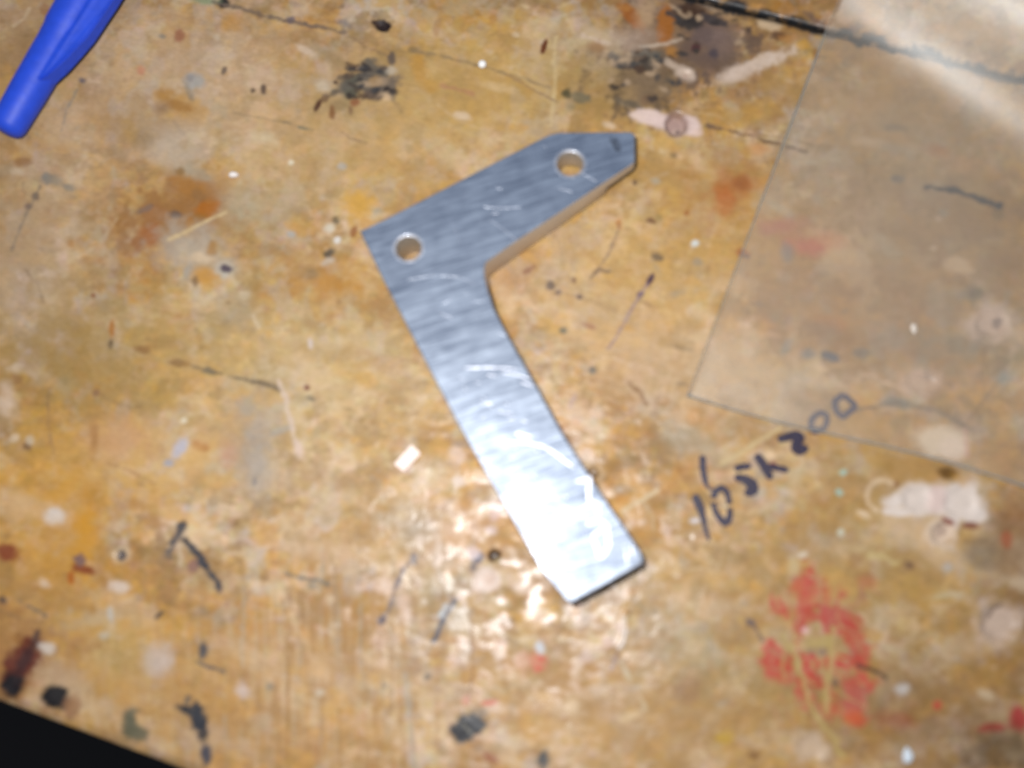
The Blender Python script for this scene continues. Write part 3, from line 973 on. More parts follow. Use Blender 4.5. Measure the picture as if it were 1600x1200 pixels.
    for pts, w, h in exec_list_ridges:
        best = np.full(n, 1e9)
        for (x0, y0), (x1, y1) in zip(pts[:-1], pts[1:]):
            vx, vy = x1 - x0, y1 - y0
            t = np.clip(((X - x0) * vx + (Y - y0) * vy) / (vx * vx + vy * vy), 0, 1)
            best = np.minimum(best, np.hypot(X - x0 - t * vx, Y - y0 - t * vy))
        H += h * np.exp(-(best / (w * .5)) ** 2)
    return np.clip(C * np.array([.74, .785, .81]), 0, 1), np.clip(gloss, 0, 1), np.minimum(H, .30)


def plank(ts, front_profile, back_profile, parent):
    """grid of the top plus the rounded long sides; profiles are (dt metres, z metres)"""
    rows = [(ts[0] + o / WID, z, 0.0) for o, z in front_profile] + [(t, 0.0, 1.0) for t in ts] + \
           [(ts[-1] + o / WID, z, 0.0) for o, z in back_profile]
    T = np.array([r[0] for r in rows]); Z = np.array([r[1] for r in rows]); K = np.array([r[2] for r in rows])
    U, TT = np.meshgrid(u_all, T)
    x, y = frame_pts(U.ravel(), TT.ravel())
    nu, nt_ = len(u_all), len(T)
    P = np.stack([x, y, np.zeros_like(x)], 1)
    X, Y = image_px(P)
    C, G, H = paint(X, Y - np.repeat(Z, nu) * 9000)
    edge = np.minimum(np.minimum((TT.ravel() - ts[0]) * WID, (ts[-1] - TT.ravel()) * WID), .003)
    soften = np.repeat(K, nu) * 1.0
    roll = np.where(edge < .0007, -((.0007 - np.maximum(edge, 0)) / .0007) ** 2 * .00035, 0) * soften
    P[:, 2] = H / 1000 * np.where(soften > 0, 1, .3) + np.repeat(Z, nu) + roll - (1 - soften) * .00035
    me = bpy.data.meshes.new("plank")
    i = (np.arange(nt_ - 1)[:, None] * nu + np.arange(nu - 1)[None, :]).ravel()
    quads = np.stack([i, i + 1, i + nu + 1, i + nu], 1)
    me.vertices.add(len(P)); me.vertices.foreach_set("co", P.ravel())
    me.loops.add(quads.size); me.loops.foreach_set("vertex_index", quads.ravel().astype(np.int32))
    me.polygons.add(len(quads))
    me.polygons.foreach_set("loop_start", np.arange(0, quads.size, 4, dtype=np.int32))
    me.polygons.foreach_set("loop_total", np.full(len(quads), 4, dtype=np.int32))
    me.polygons.foreach_set("use_smooth", np.ones(len(quads), dtype=bool))
    me.update(calc_edges=True)
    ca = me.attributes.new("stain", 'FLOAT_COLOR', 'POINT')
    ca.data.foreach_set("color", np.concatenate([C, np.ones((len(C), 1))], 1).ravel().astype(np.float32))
    ga = me.attributes.new("gloss", 'FLOAT', 'POINT')
    ga.data.foreach_set("value", G.astype(np.float32))
    me.validate()
    return link("plank", me, M_WOOD, parent)


bench = tag(empty("workbench_top"), "worn stained wooden workbench top under everything", "workbench", kind="structure")
front = [(.06, -.030), (-.0009, -.030)] + [(-.0010, -z_) for z_ in np.arange(.029, .0012, -.0007)] + [(-.0010, -.0012), (-.0008, -.0006), (-.00035, -.0001)]
main_plank = plank(t_main, front, [(.0002, -.0006), (.0003, -.004), (.0003, -.026)], bench)
back_plank = plank(t_back, [(-.0003, -.026), (-.0003, -.004), (-.0002, -.0006)], [(.001, -.030)], bench)
# board closing the joint from below
vs = []
for z in (-.0262, -.030):
    for (u, t) in ((-.5, 1 - .02 / WID), (.5, 1 - .02 / WID), (.5, 1 + .02 / WID), (-.5, 1 + .02 / WID)):
        x, y = frame_pts(u, t); vs.append((x, y, z))
bm_me = bpy.data.meshes.new("joint_batten")
bm_me.from_pydata(vs, [], [(0, 1, 2, 3), (7, 6, 5, 4), (0, 4, 5, 1), (1, 5, 6, 2), (2, 6, 7, 3), (3, 7, 4, 0)])
link("joint_batten", bm_me, M_BACK, bench)

bz = np.zeros(len(main_plank.data.vertices) * 3)
main_plank.data.vertices.foreach_get("co", bz)
BP = bz.reshape(-1, 3)


def bench_z(x, y):
    d = (BP[:, 0] - x) ** 2 + (BP[:, 1] - y) ** 2
    k = np.argpartition(d, 3)[:3]
    return float(BP[k, 2].mean())


# ------------------------------------------------------------------ ribbons (ink, scratches)
def ribbon(name, pts, widths, mat, parent, z_of, lift, crown, mm_per=None, z_plane=0.0, sub=6):
    """flat stroke with a slightly crowned section following the surface"""
    P = [at_top(x, y) if z_plane else at(x, y) for x, y in pts]
    Wd = [w * CAM_H / F for w in widths]
    if len(P) > 2:                                   # Catmull-Rom smoothing
        Q, V = [], []
        for i in range(len(P) - 1):
            p0, p1, p2, p3 = P[max(i - 1, 0)], P[i], P[i + 1], P[min(i + 2, len(P) - 1)]
            for k in range(sub):
                t = k / sub
                Q.append(.5 * ((2 * p1) + (p2 - p0) * t + (2 * p0 - 5 * p1 + 4 * p2 - p3) * t * t + (3 * p1 - p0 - 3 * p2 + p3) * t ** 3))
                V.append(Wd[i] + (Wd[i + 1] - Wd[i]) * t)
        Q.append(P[-1]); V.append(Wd[-1])
    else:
        Q = [P[0].lerp(P[1], k / sub) for k in range(sub + 1)]
        V = [Wd[0] + (Wd[1] - Wd[0]) * k / sub for k in range(sub + 1)]
    verts, faces = [], []
    n = len(Q)
    for i, q in enumerate(Q):
        d = (Q[min(i + 1, n - 1)] - Q[max(i - 1, 0)]); d.z = 0
        d.normalize()
        s = Vector((-d.y, d.x, 0))
        w = V[i] * .5 * (1 + random.uniform(-.12, .12))
        if i in (0, n - 1): w *= .55
        ext = d * (V[i] * .3 if i == n - 1 else (-V[i] * .3 if i == 0 else 0))
        z = z_of(q.x, q.y) + lift
        for k, f in enumerate((-1, -.6, 0, .6, 1)):
            verts.append((q.x + s.x * w * f + ext.x, q.y + s.y * w * f + ext.y, z + crown * (1 - f * f)))
    for i in range(n - 1):
        for k in range(4):
            a = i * 5 + k
            faces.append((a, a + 1, a + 6, a + 5))
    me = bpy.data.meshes.new(name)
    me.from_pydata(verts, [], faces)
    me.update()
    return link(name, me, mat, parent, smooth=True)


def ink_material(name, col, cover):
    m, nt, b = new_mat(name)
    b.inputs["Base Color"].default_value = (*lin(col), 1)
    b.inputs["Roughness"].default_value = 0.5
    tc = N(nt, "ShaderNodeTexCoord")
    nz = N(nt, "ShaderNodeTexNoise")
    nz.inputs["Scale"].default_value = 1400
    nz.inputs["Detail"].default_value = 4
    nt.links.new(tc.outputs["Object"], nz.inputs["Vector"])
    mr = N(nt, "ShaderNodeMapRange")
    mr.inputs[1].default_value, mr.inputs[2].default_value = 0.3, 0.6
    mr.inputs[3].default_value, mr.inputs[4].default_value = cover[0], cover[1]
    nt.links.new(nz.outputs["Fac"], mr.inputs[0])
    nt.links.new(mr.outputs[0], b.inputs["Alpha"])
    return m


M_INK = ink_material("marker_ink", (36, 26, 52), (.78, .97))
M_INK_FADED = ink_material("faded_marker_ink", (54, 46, 78), (.6, .92))


def ink(pts, widths, mat=M_INK):
    return ribbon("ink_stroke", [(1000 + x / 4, 550 + y / 4) for x, y in pts], [w * 1.15 for w in widths], mat, main_plank, bench_z, .00006, .00001)


ink([(345, 905), (375, 970), (395, 1040), (408, 1100), (430, 1172)], [11, 12, 9, 6, 5])
ink([(390, 660), (394, 730), (404, 790), (418, 835), (448, 862), (480, 852)], [10, 9, 8, 5, 3, 4])
ink([(458, 930), (470, 878), (508, 852), (543, 880), (558, 950), (560, 1025), (535, 1068), (492, 1030), (464, 975), (458, 930)],
    [8, 9, 9, 8, 8, 9, 11, 9, 8, 8])
ink([(602, 728), (640, 718), (682, 714)], [9, 10, 9])
ink([(602, 785), (650, 795), (696, 826), (706, 862), (668, 882)], [9, 13, 16, 15, 11])
ink([(735, 655), (770, 705), (795, 750), (812, 785)], [13, 12, 11, 10])
ink([(806, 715), (850, 724), (915, 738)], [8, 9, 9])
ink([(875, 545), (920, 532), (975, 520), (1000, 545), (974, 578), (972, 606), (1002, 616), (1036, 598)], [11, 11, 13, 13, 12, 13, 13, 10])
ink([(1075, 415), (1125, 382), (1165, 402), (1160, 460), (1120, 490), (1080, 488), (1068, 450), (1075, 415)], [9] * 8, M_INK_FADED)
ink([(1215, 310), (1265, 276), (1308, 300), (1340, 342), (1300, 380), (1266, 402), (1228, 368), (1215, 310)], [9] * 8, M_INK_FADED)

# ------------------------------------------------------------------ aluminium bracket
TH = 0.0072
Z0 = 0.00020
TOP = Z0 + TH


LEAN = Vector((.87, .49, 0))            # the top face falls away slightly in this direction
FALL = math.tan(math.radians(3.6))
MIDB = at(760, 560, TOP)


def ztop(x, y):
    return TOP - FALL * LEAN.dot(Vector((x, y, 0)) - Vector((MIDB.x, MIDB.y, 0)))


def at_top(px, py):
    p = at(px, py, TOP)
    for _ in range(6):
        p = at(px, py, ztop(p.x, p.y))
    return p


def aluminium():
    m, nt, b = new_mat("milled_aluminium")
    b.inputs["Metallic"].default_value = 1.0
    tc = N(nt, "ShaderNodeTexCoord")
    mp = N(nt, "ShaderNodeMapping")
    mp.inputs["Scale"].default_value = (1.5, 21, 1)
    rt = N(nt, "ShaderNodeMapping")
    rt.inputs["Rotation"].default_value = (0, 0, math.radians(-18))
    nt.links.new(tc.outputs["Object"], rt.inputs["Vector"])
    nt.links.new(rt.outputs["Vector"], mp.inputs["Vector"])
    st = N(nt, "ShaderNodeTexNoise")
    st.inputs["Scale"].default_value = 95
    st.inputs["Detail"].default_value = 2.5
    st.inputs["Roughness"].default_value = 0.6
    nt.links.new(mp.outputs["Vector"], st.inputs["Vector"])
    cl = N(nt, "ShaderNodeTexNoise")
    cl.inputs["Scale"].default_value = 330
    cl.inputs["Detail"].default_value = 4
    nt.links.new(tc.outputs["Object"], cl.inputs["Vector"])
    r = N(nt, "ShaderNodeMapRange")
    r.inputs[1].default_value, r.inputs[2].default_value = .3, .7
    r.inputs[3].default_value, r.inputs[4].default_value = .07, .15
    nt.links.new(cl.outputs["Fac"], r.inputs[0])
    nt.links.new(r.outputs[0], b.inputs["Roughness"])
    mix = N(nt, "ShaderNodeMix", data_type='RGBA')
    mix.inputs[6].default_value = (.42, .48, .59, 1)
    mix.inputs[7].default_value = (.68, .76, .88, 1)
    r2 = N(nt, "ShaderNodeMapRange")
    r2.inputs[1].default_value, r2.inputs[2].default_value = .36, .62
    avg = N(nt, "ShaderNodeMix", data_type='FLOAT')
    avg.inputs[0].default_value = .42
    nt.links.new(st.outputs["Fac"], avg.inputs[2]); nt.links.new(cl.outputs["Fac"], avg.inputs[3])
    nt.links.new(avg.outputs[0], r2.inputs[0])
    nt.links.new(r2.outputs[0], mix.inputs[0])
    nt.links.new(mix.outputs[2], b.inputs["Base Color"])
    add = N(nt, "ShaderNodeMath", operation='ADD')
    add.inputs[0].default_value = 0.0
    nt.links.new(cl.outputs["Fac"], add.inputs[1])
    bp = N(nt, "ShaderNodeBump")
    bp.inputs["Strength"].default_value = 0.6
    bp.inputs["Distance"].default_value = 0.00006
    nt.links.new(add.outputs[0], bp.inputs["Height"])
    nt.links.new(bp.outputs["Normal"], b.inputs["Normal"])
    b2 = N(nt, "ShaderNodeBsdfPrincipled")          # broad lobe of the finely abraded surface
    b2.inputs["Metallic"].default_value = 1.0
    b2.inputs["Roughness"].default_value = 0.46
    nt.links.new(mix.outputs[2], b2.inputs["Base Color"])
    nt.links.new(bp.outputs["Normal"], b2.inputs["Normal"])
    ms = N(nt, "ShaderNodeMixShader")
    r3 = N(nt, "ShaderNodeMapRange")
    r3.inputs[1].default_value, r3.inputs[2].default_value = .35, .65
    r3.inputs[3].default_value, r3.inputs[4].default_value = .25, .36
    nt.links.new(st.outputs["Fac"], r3.inputs[0])
    nt.links.new(r3.outputs[0], ms.inputs[0])
    nt.links.new(b.outputs[0], ms.inputs[1]); nt.links.new(b2.outputs[0], ms.inputs[2])
    nt.links.new(ms.outputs[0], nt.nodes["Material Output"].inputs[0])
    return m


M_ALU = aluminium()
M_SCR = ink_material("scratched_aluminium", (214, 218, 228), (.03, .30))
M_RIM = ink_material("burred_hole_rim", (214, 216, 224), (.15, .6))
M_ENG = ink_material("engraved_aluminium", (240, 242, 250), (.25, .7))
for m_, r_ in ((M_SCR, .42), (M_ENG, .5), (M_RIM, .5)):
    m_.node_tree.nodes["Principled BSDF"].inputs["Metallic"].default_value = 1.0
    m_.node_tree.nodes["Principled BSDF"].inputs["Roughness"].default_value = r_
M_SMUDGE = ink_material("grease_smudge", (40, 44, 54), (.0, .5))

outline = [(562, 361), (600, 343), (720, 281), (840, 219), (859, 210), (872, 207), (940, 206), (986, 206), (992, 210), (992, 252),
           (988, 256), (950, 281), (880, 328), (800, 381), (759, 410), (757, 420), (758, 434), (762, 450), (772, 482), (790, 517), (806, 546), (832, 592), (881, 680),
           (930, 757), (970, 815), (992, 848), (1001, 862), (1005, 873), (1003, 881), (955, 908), (898, 939), (890, 942), (884, 937), (866, 915),
           (846, 891), (780, 776), (720, 671), (654, 545), (600, 440)]
holes = [((891, 255), 21.5), ((638, 387), 21.0)]

cu = bpy.data.curves.new("bracket_outline", 'CURVE')
cu.dimensions = '2D'
cu.fill_mode = 'BOTH'


def poly_spline(points):
    sp = cu.splines.new('POLY')
    sp.points.add(len(points) - 1)
    for p, q in zip(sp.points, points):
        p.co = (q.x, q.y, 0, 1)
    sp.use_cyclic_u = True


poly_spline([at_top(x, y) for x, y in outline])
hole_c = []
for (hx, hy), hr in holes:
    c = at_top(hx, hy)
    r = (at_top(hx + hr, hy) - c).length
    hole_c.append((c, r))
    poly_spline([Vector((c.x + r * math.cos(a), c.y + r * math.sin(a), 0)) for a in np.linspace(0, 2 * math.pi, 48, endpoint=False)])
BEV = 0.00022
cu.extrude = TH / 2 - BEV
cu.bevel_depth = BEV
cu.bevel_resolution = 2
cu.offset = -BEV
tmp = bpy.data.objects.new("tmp", cu)
scene.collection.objects.link(tmp)
dg = bpy.context.evaluated_depsgraph_get()
body_me = bpy.data.meshes.new_from_object(tmp.evaluated_get(dg))
bpy.data.objects.remove(tmp)
body_me.name = "body"
tip_a, tip_b = at(940, 300, 0), at(960, 284, 0)
nose = at(992, 235, TOP)
for v in body_me.vertices:
    up = v.co.z > 0
    v.co.z += Z0 + TH / 2 + (ztop(v.co.x, v.co.y) - TOP if up else 0)
# relief filed under the nose of the bracket
dirn = (at(990, 262, TOP) - at(800, 381, TOP)).normalized()
cut = at(951, 281, TOP).dot(dirn)
bm = bmesh.new(); bm.from_mesh(body_me)
bmesh.ops.remove_doubles(bm, verts=bm.verts, dist=1e-6)
geom = list(bm.verts) + list(bm.edges) + list(bm.faces)
bmesh.ops.bisect_plane(bm, geom=geom, plane_co=dirn * cut, plane_no=dirn)
geom = list(bm.verts) + list(bm.edges) + list(bm.faces)
bmesh.ops.bisect_plane(bm, geom=geom, plane_co=dirn * (cut + .0004), plane_no=dirn)
for v in bm.verts:
    if v.co.z < Z0 + TH * .5 and v.co.dot(dirn) > cut + .0002:
        v.co.z += .0022
bm.to_mesh(body_me); bm.free()
bracket = tag(empty("metal_bracket", (0, 0, 0)), "angled silver aluminium bracket with two drilled holes lying on the bench", "bracket")
bracket.location = (hole_c[1][0].x, hole_c[1][0].y, Z0)
body_me.transform(Matrix.Translation(-bracket.location))
body = link("body", body_me, M_ALU, bracket)
M_SIDE = plain("aluminium_side_reflected_tint", (208, 198, 184), .5, .5, noise=.08, scale=500)  # pale beige base paints in light reflected from the wood
body_me.materials.append(M_SIDE)
for f in body_me.polygons:
    if abs(f.normal.z) < .5: f.material_index = 1


def scratch(pts, widths, mat=M_SCR, name="scratch", crown=.00003):
    if name == "engraved_stroke" or pts[0][1] > 560: mat = M_ENG
    if True: widths = [w * .62 for w in widths]
    o = ribbon(name, pts, widths, mat, body, ztop, .000012, crown, z_plane=TOP)
    o.data.transform(Matrix.Translation(-bracket.location))
    return o


def c1(*p): return [(540 + x / 3.2, 180 + y / 3.2) for x, y in p]
def c2(*p): return [(640 + x / 2.857, 540 + y / 2.857) for x, y in p]


scratch(c2((250, 100), (350, 97), (430, 100), (490, 108)), [4, 5, 4, 2])
scratch(c2((410, 122), (470, 128), (540, 150)), [3, 4, 3])
scratch(c2((500, 165), (552, 178)), [4, 4])
scratch(c2((440, 430), (540, 435), (620, 460), (690, 512), (735, 545)), [4, 6, 7, 7, 4])
scratch(c2((480, 392), (540, 405)), [9, 6])
scratch(c1((310, 822), (430, 803), (560, 808), (640, 842)), [3, 4, 4, 2])
scratch(c1((722, 522), (790, 570), (850, 620)), [5, 5, 5])
scratch(c1((690, 457), (780, 462), (872, 458)), [4, 6, 5])
scratch(c1((520, 515), (548, 575), (578, 642)), [5, 5, 4])
scratch(c1((1180, 288), (1255, 330)), [4, 4])
scratch(c1((1065, 362), (1130, 380)), [5, 7])
scratch(c1((460, 978), (500, 1000), (530, 1010)), [3, 5, 7])
scratch(c1((600, 886), (612, 894)), [7, 7])
scratch(c1((634, 838), (642, 846)), [5, 5])
scratch(c1((490, 940), (540, 910)), [6, 4])
scratch(c1((755, 362), (780, 366)), [5, 4])
scratch(c1((735, 490), (765, 488)), [6, 5])
scratch(c1((990, 150), (1002, 160)), [6, 4])
scratch(c1((755, 1085), (800, 1100)), [4, 4])
scratch(c1((640, 930), (700, 928)), [3, 3])
# hand-scratched mark near the lower end
scratch(c2((745, 605), (775, 600), (805, 592), (800, 650), (806, 705)), [8, 10, 9, 10, 9], name="engraved_stroke")
scratch(c2((757, 738), (785, 722), (830, 700), (845, 750)), [8, 8, 10, 9], name="engraved_stroke")
scratch(c2((795, 796), (830, 782), (870, 790)), [8, 9, 10], name="engraved_stroke")
scratch(c2((818, 850), (850, 828), (880, 805), (886, 855), (888, 900), (855, 938), (838, 905), (822, 865)), [9, 9, 10, 10, 11, 13, 9, 8], name="engraved_stroke")
scratch(c2((960, 890), (975, 975)), [4, 6], name="engraved_stroke")
scratch(c2((990, 885), (998, 945)), [4, 5], name="engraved_stroke")
for k in range(34):
    t, s = random.random(), random.uniform(-.45, .12)
    bx, by = 690 + (905 - 690) * t, 560 + (880 - 560) * t
    x, y = bx + 48 + s * 100, by - s * 50
    a = random.uniform(-.4, .9)
    ln = random.uniform(4, 14)
    scratch([(x, y), (x + math.cos(a) * ln, y + math.sin(a) * ln)], [random.uniform(1.5, 4)] * 2)
ribbon("grease_smudge", [(956, 216), (961, 223), (966, 234)], [10, 16, 11], M_SMUDGE, body, ztop, .00003, .00001, z_plane=TOP).data.transform(
    Matrix.Translation(-bracket.location))

for c, r in hole_c:
    n_ = 40
    vv, ff = [], []
    for k in range(n_):
        a = 2 * math.pi * k / n_
        for q, zz in ((.93, -.00004), (1.0, .00003), (1.10, .00004), (1.2, .00001)):
            x, y = c.x + r * q * math.cos(a), c.y + r * q * math.sin(a)
            vv.append((x - bracket.location.x, y - bracket.location.y, ztop(x, y) + zz - bracket.location.z))
        for q in range(3):
            ff.append((k * 4 + q, k * 4 + q + 1, ((k + 1) % n_) * 4 + q + 1, ((k + 1) % n_) * 4 + q))
    me = bpy.data.meshes.new("hole_rim"); me.from_pydata(vv, [], ff); me.update()
    link("hole_rim", me, M_RIM, body, smooth=True)

# ------------------------------------------------------------------ blue pen cap
M_BLUE = plain("blue_plastic", (28, 70, 200), 0.52, 0.0, noise=.22, bump=.00006, scale=700)
R_TIP = 0.0027
tip = at(8, 208, .0027)
far = at(10 + .51 * 300, 208 - .86 * 300, .0030)
ax = (far - tip); ax.z = .0000; ax.normalize()
side = Vector((ax.y, -ax.x, 0))
cap = tag(empty("pen_cap", (tip.x, tip.y, 0.0)), "blue plastic pen cap with clip in the corner of the bench", "pen cap")
prof = [(0.0, 0.0), (0.0, .0012), (.0002, .0019), (.0007, .0025), (.0016, .0028), (.008, .0030), (.0175, .0031), (.0195, .0032), (.0205, .0034),
        (.030, .0036), (.045, .0040), (.058, .0043), (.0582, .0036), (.045, .0033), (.020, .0024)]
verts, faces = [], []
SEG = 40
for s, r in prof:
    for k in range(SEG):
        a = 2 * math.pi * k / SEG
        p = ax * s + side * (r * math.cos(a)) + Vector((0, 0, r * math.sin(a) + .0027 + max(0, s) * .026 + .0002))
        verts.append(tuple(p))
for i in range(len(prof) - 1):
    for k in range(SEG):
        faces.append((i * SEG + k, i * SEG + (k + 1) % SEG, (i + 1) * SEG + (k + 1) % SEG, (i + 1) * SEG + k))
me = bpy.data.meshes.new("cap_body"); me.from_pydata(verts, [], faces); me.update()
bm = bmesh.new(); bm.from_mesh(me); bmesh.ops.remove_doubles(bm, verts=bm.verts, dist=1e-7)
bmesh.ops.recalc_face_normals(bm, faces=bm.faces); bm.to_mesh(me); bm.free()
link("cap_body", me, M_BLUE, cap, smooth=True)
clip = [(.0090, .0016), (.0110, .0030), (.0140, .0041), (.0175, .0049), (.0205, .0055), (.028, .0060), (.036, .0062), (.046, .0062),
        (.0475, .0056), (.047, .0046), (.040, .0044), (.0292, .0042), (.0280, .0034), (.0274, .0018)]
bm = bmesh.new()
lo = [bm.verts.new(ax * s + side * o + Vector((0, 0, .0020 + s * .026))) for s, o in clip]
hi = [bm.verts.new(ax * s + side * o + Vector((0, 0, .0052 + s * .026 - max(0, o - .0035) * .35))) for s, o in clip]
bm.faces.new(lo[::-1]); bm.faces.new(hi)
for i in range(len(clip)):
    j = (i + 1) % len(clip)
    bm.faces.new((lo[i], lo[j], hi[j], hi[i]))
bmesh.ops.recalc_face_normals(bm, faces=bm.faces)
bmesh.ops.bevel(bm, geom=[e for e in bm.edges], offset=.00022, segments=2, affect='EDGES', clamp_overlap=True)
me = bpy.data.meshes.new("clip"); bm.to_mesh(me); bm.free()
link("clip", me, M_BLUE, cap)

# ------------------------------------------------------------------ clear plastic sheet
def film_material():
    m = bpy.data.materials.new("hazy_clear_plastic")
    m.use_nodes = True
    nt = m.node_tree
    for n in list(nt.nodes): nt.nodes.remove(n)
    out = N(nt, "ShaderNodeOutputMaterial")
    tr = N(nt, "ShaderNodeBsdfTransparent"); tr.inputs[0].default_value = (.985, .98, .97, 1)
    df = N(nt, "ShaderNodeBsdfDiffuse"); df.inputs[0].default_value = (.62, .54, .44, 1)
    gl = N(nt, "ShaderNodeBsdfGlossy"); gl.inputs[0].default_value = (.86, .89, .90, 1)
    gl.inputs["Roughness"].default_value = .41
    tc = N(nt, "ShaderNodeTexCoord")
    nz = N(nt, "ShaderNodeTexNoise"); nz.inputs["Scale"].default_value = 60; nz.inputs["Detail"].default_value = 5
    nt.links.new(tc.outputs["Object"], nz.inputs["Vector"])
    mr = N(nt, "ShaderNodeMapRange")
    mr.inputs[1].default_value, mr.inputs[2].default_value = .3, .7
    mr.inputs[3].default_value, mr.inputs[4].default_value = .05, .11
    nt.links.new(nz.outputs["Fac"], mr.inputs[0])
    m1 = N(nt, "ShaderNodeMixShader")
    nt.links.new(mr.outputs[0], m1.inputs[0]); nt.links.new(tr.outputs[0], m1.inputs[1]); nt.links.new(df.outputs[0], m1.inputs[2])
    fr = N(nt, "ShaderNodeFresnel"); fr.inputs[0].default_value = 1.45
    m2 = N(nt, "ShaderNodeMixShader")
    nt.links.new(fr.outputs[0], m2.inputs[0]); nt.links.new(m1.outputs[0], m2.inputs[1]); nt.links.new(gl.outputs[0], m2.inputs[2])
    nt.links.new(m2.outputs[0], out.inputs[0])
    return m


M_FILM = film_material()
fc = at(1074, 616, .0004)
fl = (at(1300, 20, .0006) - fc); fl.z = 0; fl.normalize()
fb = (at(1600, 764, .0004) - fc); fb.z = 0; fb.normalize()
qh = at(1490, 165, .002)
axl = Vector((.77, -.64, 0)).normalized()
perp = Vector((.64, .77, 0)).normalized()
NA, NB = 110, 90
S_tab = np.linspace(-.05, .09, 1400)


def slope_prof(s):
    return .98 * np.exp(-((s - .0088) / .0085) ** 2)


Z_tab = np.cumsum(slope_prof(S_tab)) * (S_tab[1] - S_tab[0])
base_v = []
for i in range(NA + 1):
    for j in range(NB + 1):
        p = fc + fl * (.092 * i / NA) + fb * (.085 * j / NB)
        d = p - qh
        s, l = d.dot(perp), d.dot(axl)
        amp = .88 + .12 * float(sstep(-.022, .006, np.array(l)))
        z = .00042 + amp * float(np.interp(s, S_tab, Z_tab))
        z += .00012 * (1 + math.sin(p.x * 160 + p.y * 90)) * (.4 if i and j else .2)
        e = .0006 * math.sin(9.0 * j / NB + .6) * max(0, 1 - i / 12)
        p = p - fl * e
        base_v.append(Vector((p.x, p.y, z)))
verts = [tuple(v) for v in base_v] + [(v.x, v.y, v.z - .00005) for v in base_v]
n_top = 2 * NA * NB
off = len(base_v)
faces = []
idx = lambda i, j: i * (NB + 1) + j
for i in range(NA):
    for j in range(NB):
        q = (idx(i, j), idx(i, j + 1), idx(i + 1, j + 1), idx(i + 1, j))
        faces.append(q); faces.append(tuple(off + k for k in q[::-1]))
rim = [idx(0, j) for j in range(NB)] + [idx(i, NB) for i in range(NA)] + [idx(NA, j) for j in range(NB, 0, -1)] + [idx(i, 0) for i in range(NA, 0, -1)]
for a, b2 in zip(rim, rim[1:] + rim[:1]):
    faces.append((a, b2, off + b2, off + a))
me = bpy.data.meshes.new("plastic_sheet")
me.from_pydata(verts, [], faces); me.update()
bm = bmesh.new(); bm.from_mesh(me); bmesh.ops.recalc_face_normals(bm, faces=bm.faces); bm.to_mesh(me); bm.free()
sheet = link("plastic_sheet", me, M_FILM, smooth=True)
M_CUT = bpy.data.materials.new("cut_plastic_edge")
M_CUT.use_nodes = True
nt_ = M_CUT.node_tree
nt_.nodes.remove(nt_.nodes["Principled BSDF"])
t_, d_, x_ = N(nt_, "ShaderNodeBsdfTransparent"), N(nt_, "ShaderNodeBsdfDiffuse"), N(nt_, "ShaderNodeMixShader")
d_.inputs[0].default_value = (.8, .75, .66, 1); x_.inputs[0].default_value = .3
nt_.links.new(t_.outputs[0], x_.inputs[1]); nt_.links.new(d_.outputs[0], x_.inputs[2])
nt_.links.new(x_.outputs[0], nt_.nodes["Material Output"].inputs[0])
me.materials.append(M_CUT)
for f in me.polygons[n_top:]:
    f.use_smooth = False
    f.material_index = 1
tag(sheet, "hazy clear plastic sheet curling up, lying over the handwritten digits", "plastic sheet")

# ------------------------------------------------------------------ loose bits on the bench
M_CHIP = plain("fresh_pale_wood", (246, 226, 214), .6, noise=.06, scale=900)
M_WHITE = plain("white_plastic", (238, 236, 232), .35, noise=.04)
M_CRUMB = plain("white_crumb", (228, 218, 210), .7, noise=.1)
M_FLAKE = plain("pale_blue_flake", (196, 204, 210), .6, noise=.1)


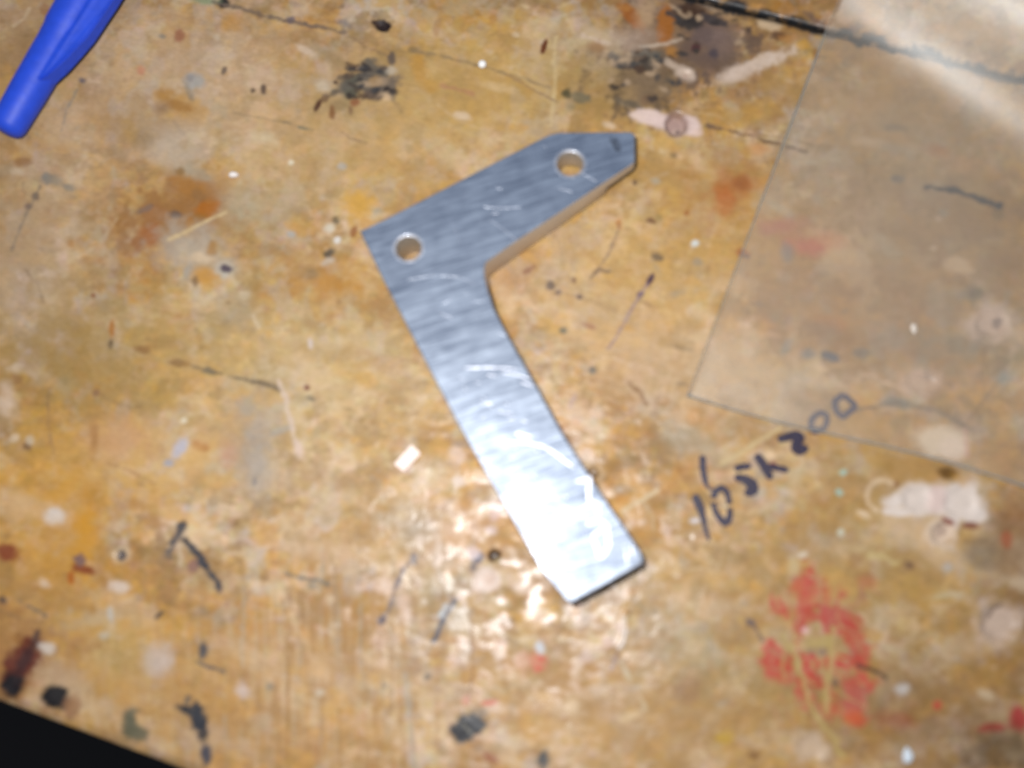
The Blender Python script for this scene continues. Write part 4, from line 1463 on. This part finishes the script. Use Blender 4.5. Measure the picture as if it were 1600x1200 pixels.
def block(name, px, py, lx, ly, h, ang, mat, label, cat, jit=.12, z=None, group=None):
    c = at(px, py, 0)
    zz = bench_z(c.x, c.y) + .00006 if z is None else z
    bm = bmesh.new()
    bmesh.ops.create_cube(bm, size=1.0)
    for v in bm.verts:
        v.co = Vector((v.co.x * lx * (1 + random.uniform(-jit, jit)), v.co.y * ly * (1 + random.uniform(-jit, jit)), (v.co.z + .5) * h))
    bmesh.ops.bevel(bm, geom=list(bm.edges), offset=min(lx, ly, h) * .18, segments=2, affect='EDGES')
    me = bpy.data.meshes.new(name); bm.to_mesh(me); bm.free()
    o = link(name, me, mat)
    o.location = (c.x, c.y, zz)
    o.rotation_euler = (0, 0, math.radians(ang))
    tag(o, label, cat, group)
    return o


def crumb(name, px, py, r, mat, label, cat, squash=(1, 1, .8), rough=.25, z=None):
    c = at(px, py, 0)
    bm = bmesh.new()
    bmesh.ops.create_icosphere(bm, subdivisions=3, radius=1.0)
    sd = random.randint(0, 999)
    for v in bm.verts:
        q = v.co
        n = float(fbm(np.array([q.x * 1.3 + q.z + 7]), np.array([q.y * 1.3 - q.z * .7 + 3]), sd, 2)[0]) - .5
        v.co = Vector((q.x * squash[0], q.y * squash[1], q.z * squash[2])) * (r * (1 + 2 * rough * n))
    lowest = min(v.co.z for v in bm.verts)
    for v in bm.verts: v.co.z -= lowest
    me = bpy.data.meshes.new(name); bm.to_mesh(me); bm.free()
    o = link(name, me, mat, smooth=True)
    o.location = (c.x, c.y, (bench_z(c.x, c.y) if z is None else z) - .00002)
    tag(o, label, cat)
    return o


block("wood_chip", 638, 717, .0039, .0020, .0006, 48, M_CHIP, "small pale rectangular wood chip left of the metal bracket", "wood chip", .05)
crumb("plastic_bead", 754, 103, .00068, M_WHITE, "round white bead above the upper arm of the bracket", "bead", (1, 1, .9), .04)
crumb("white_crumb", 366, 275, .00065, M_CRUMB, "white crumb on the upper left of the bench", "crumb", (1.25, .8, .7))
crumb("paint_flake", 1417, 1180, .0009, M_FLAKE, "pale bluish flake right of the red paint near the bottom edge", "flake", (.8, 1.2, .45))
crumb("plaster_crumb", 1427, 514, .0006, M_CRUMB, "white crumb seen through the clear plastic sheet", "crumb", (.7, 1.2, .3), .4)
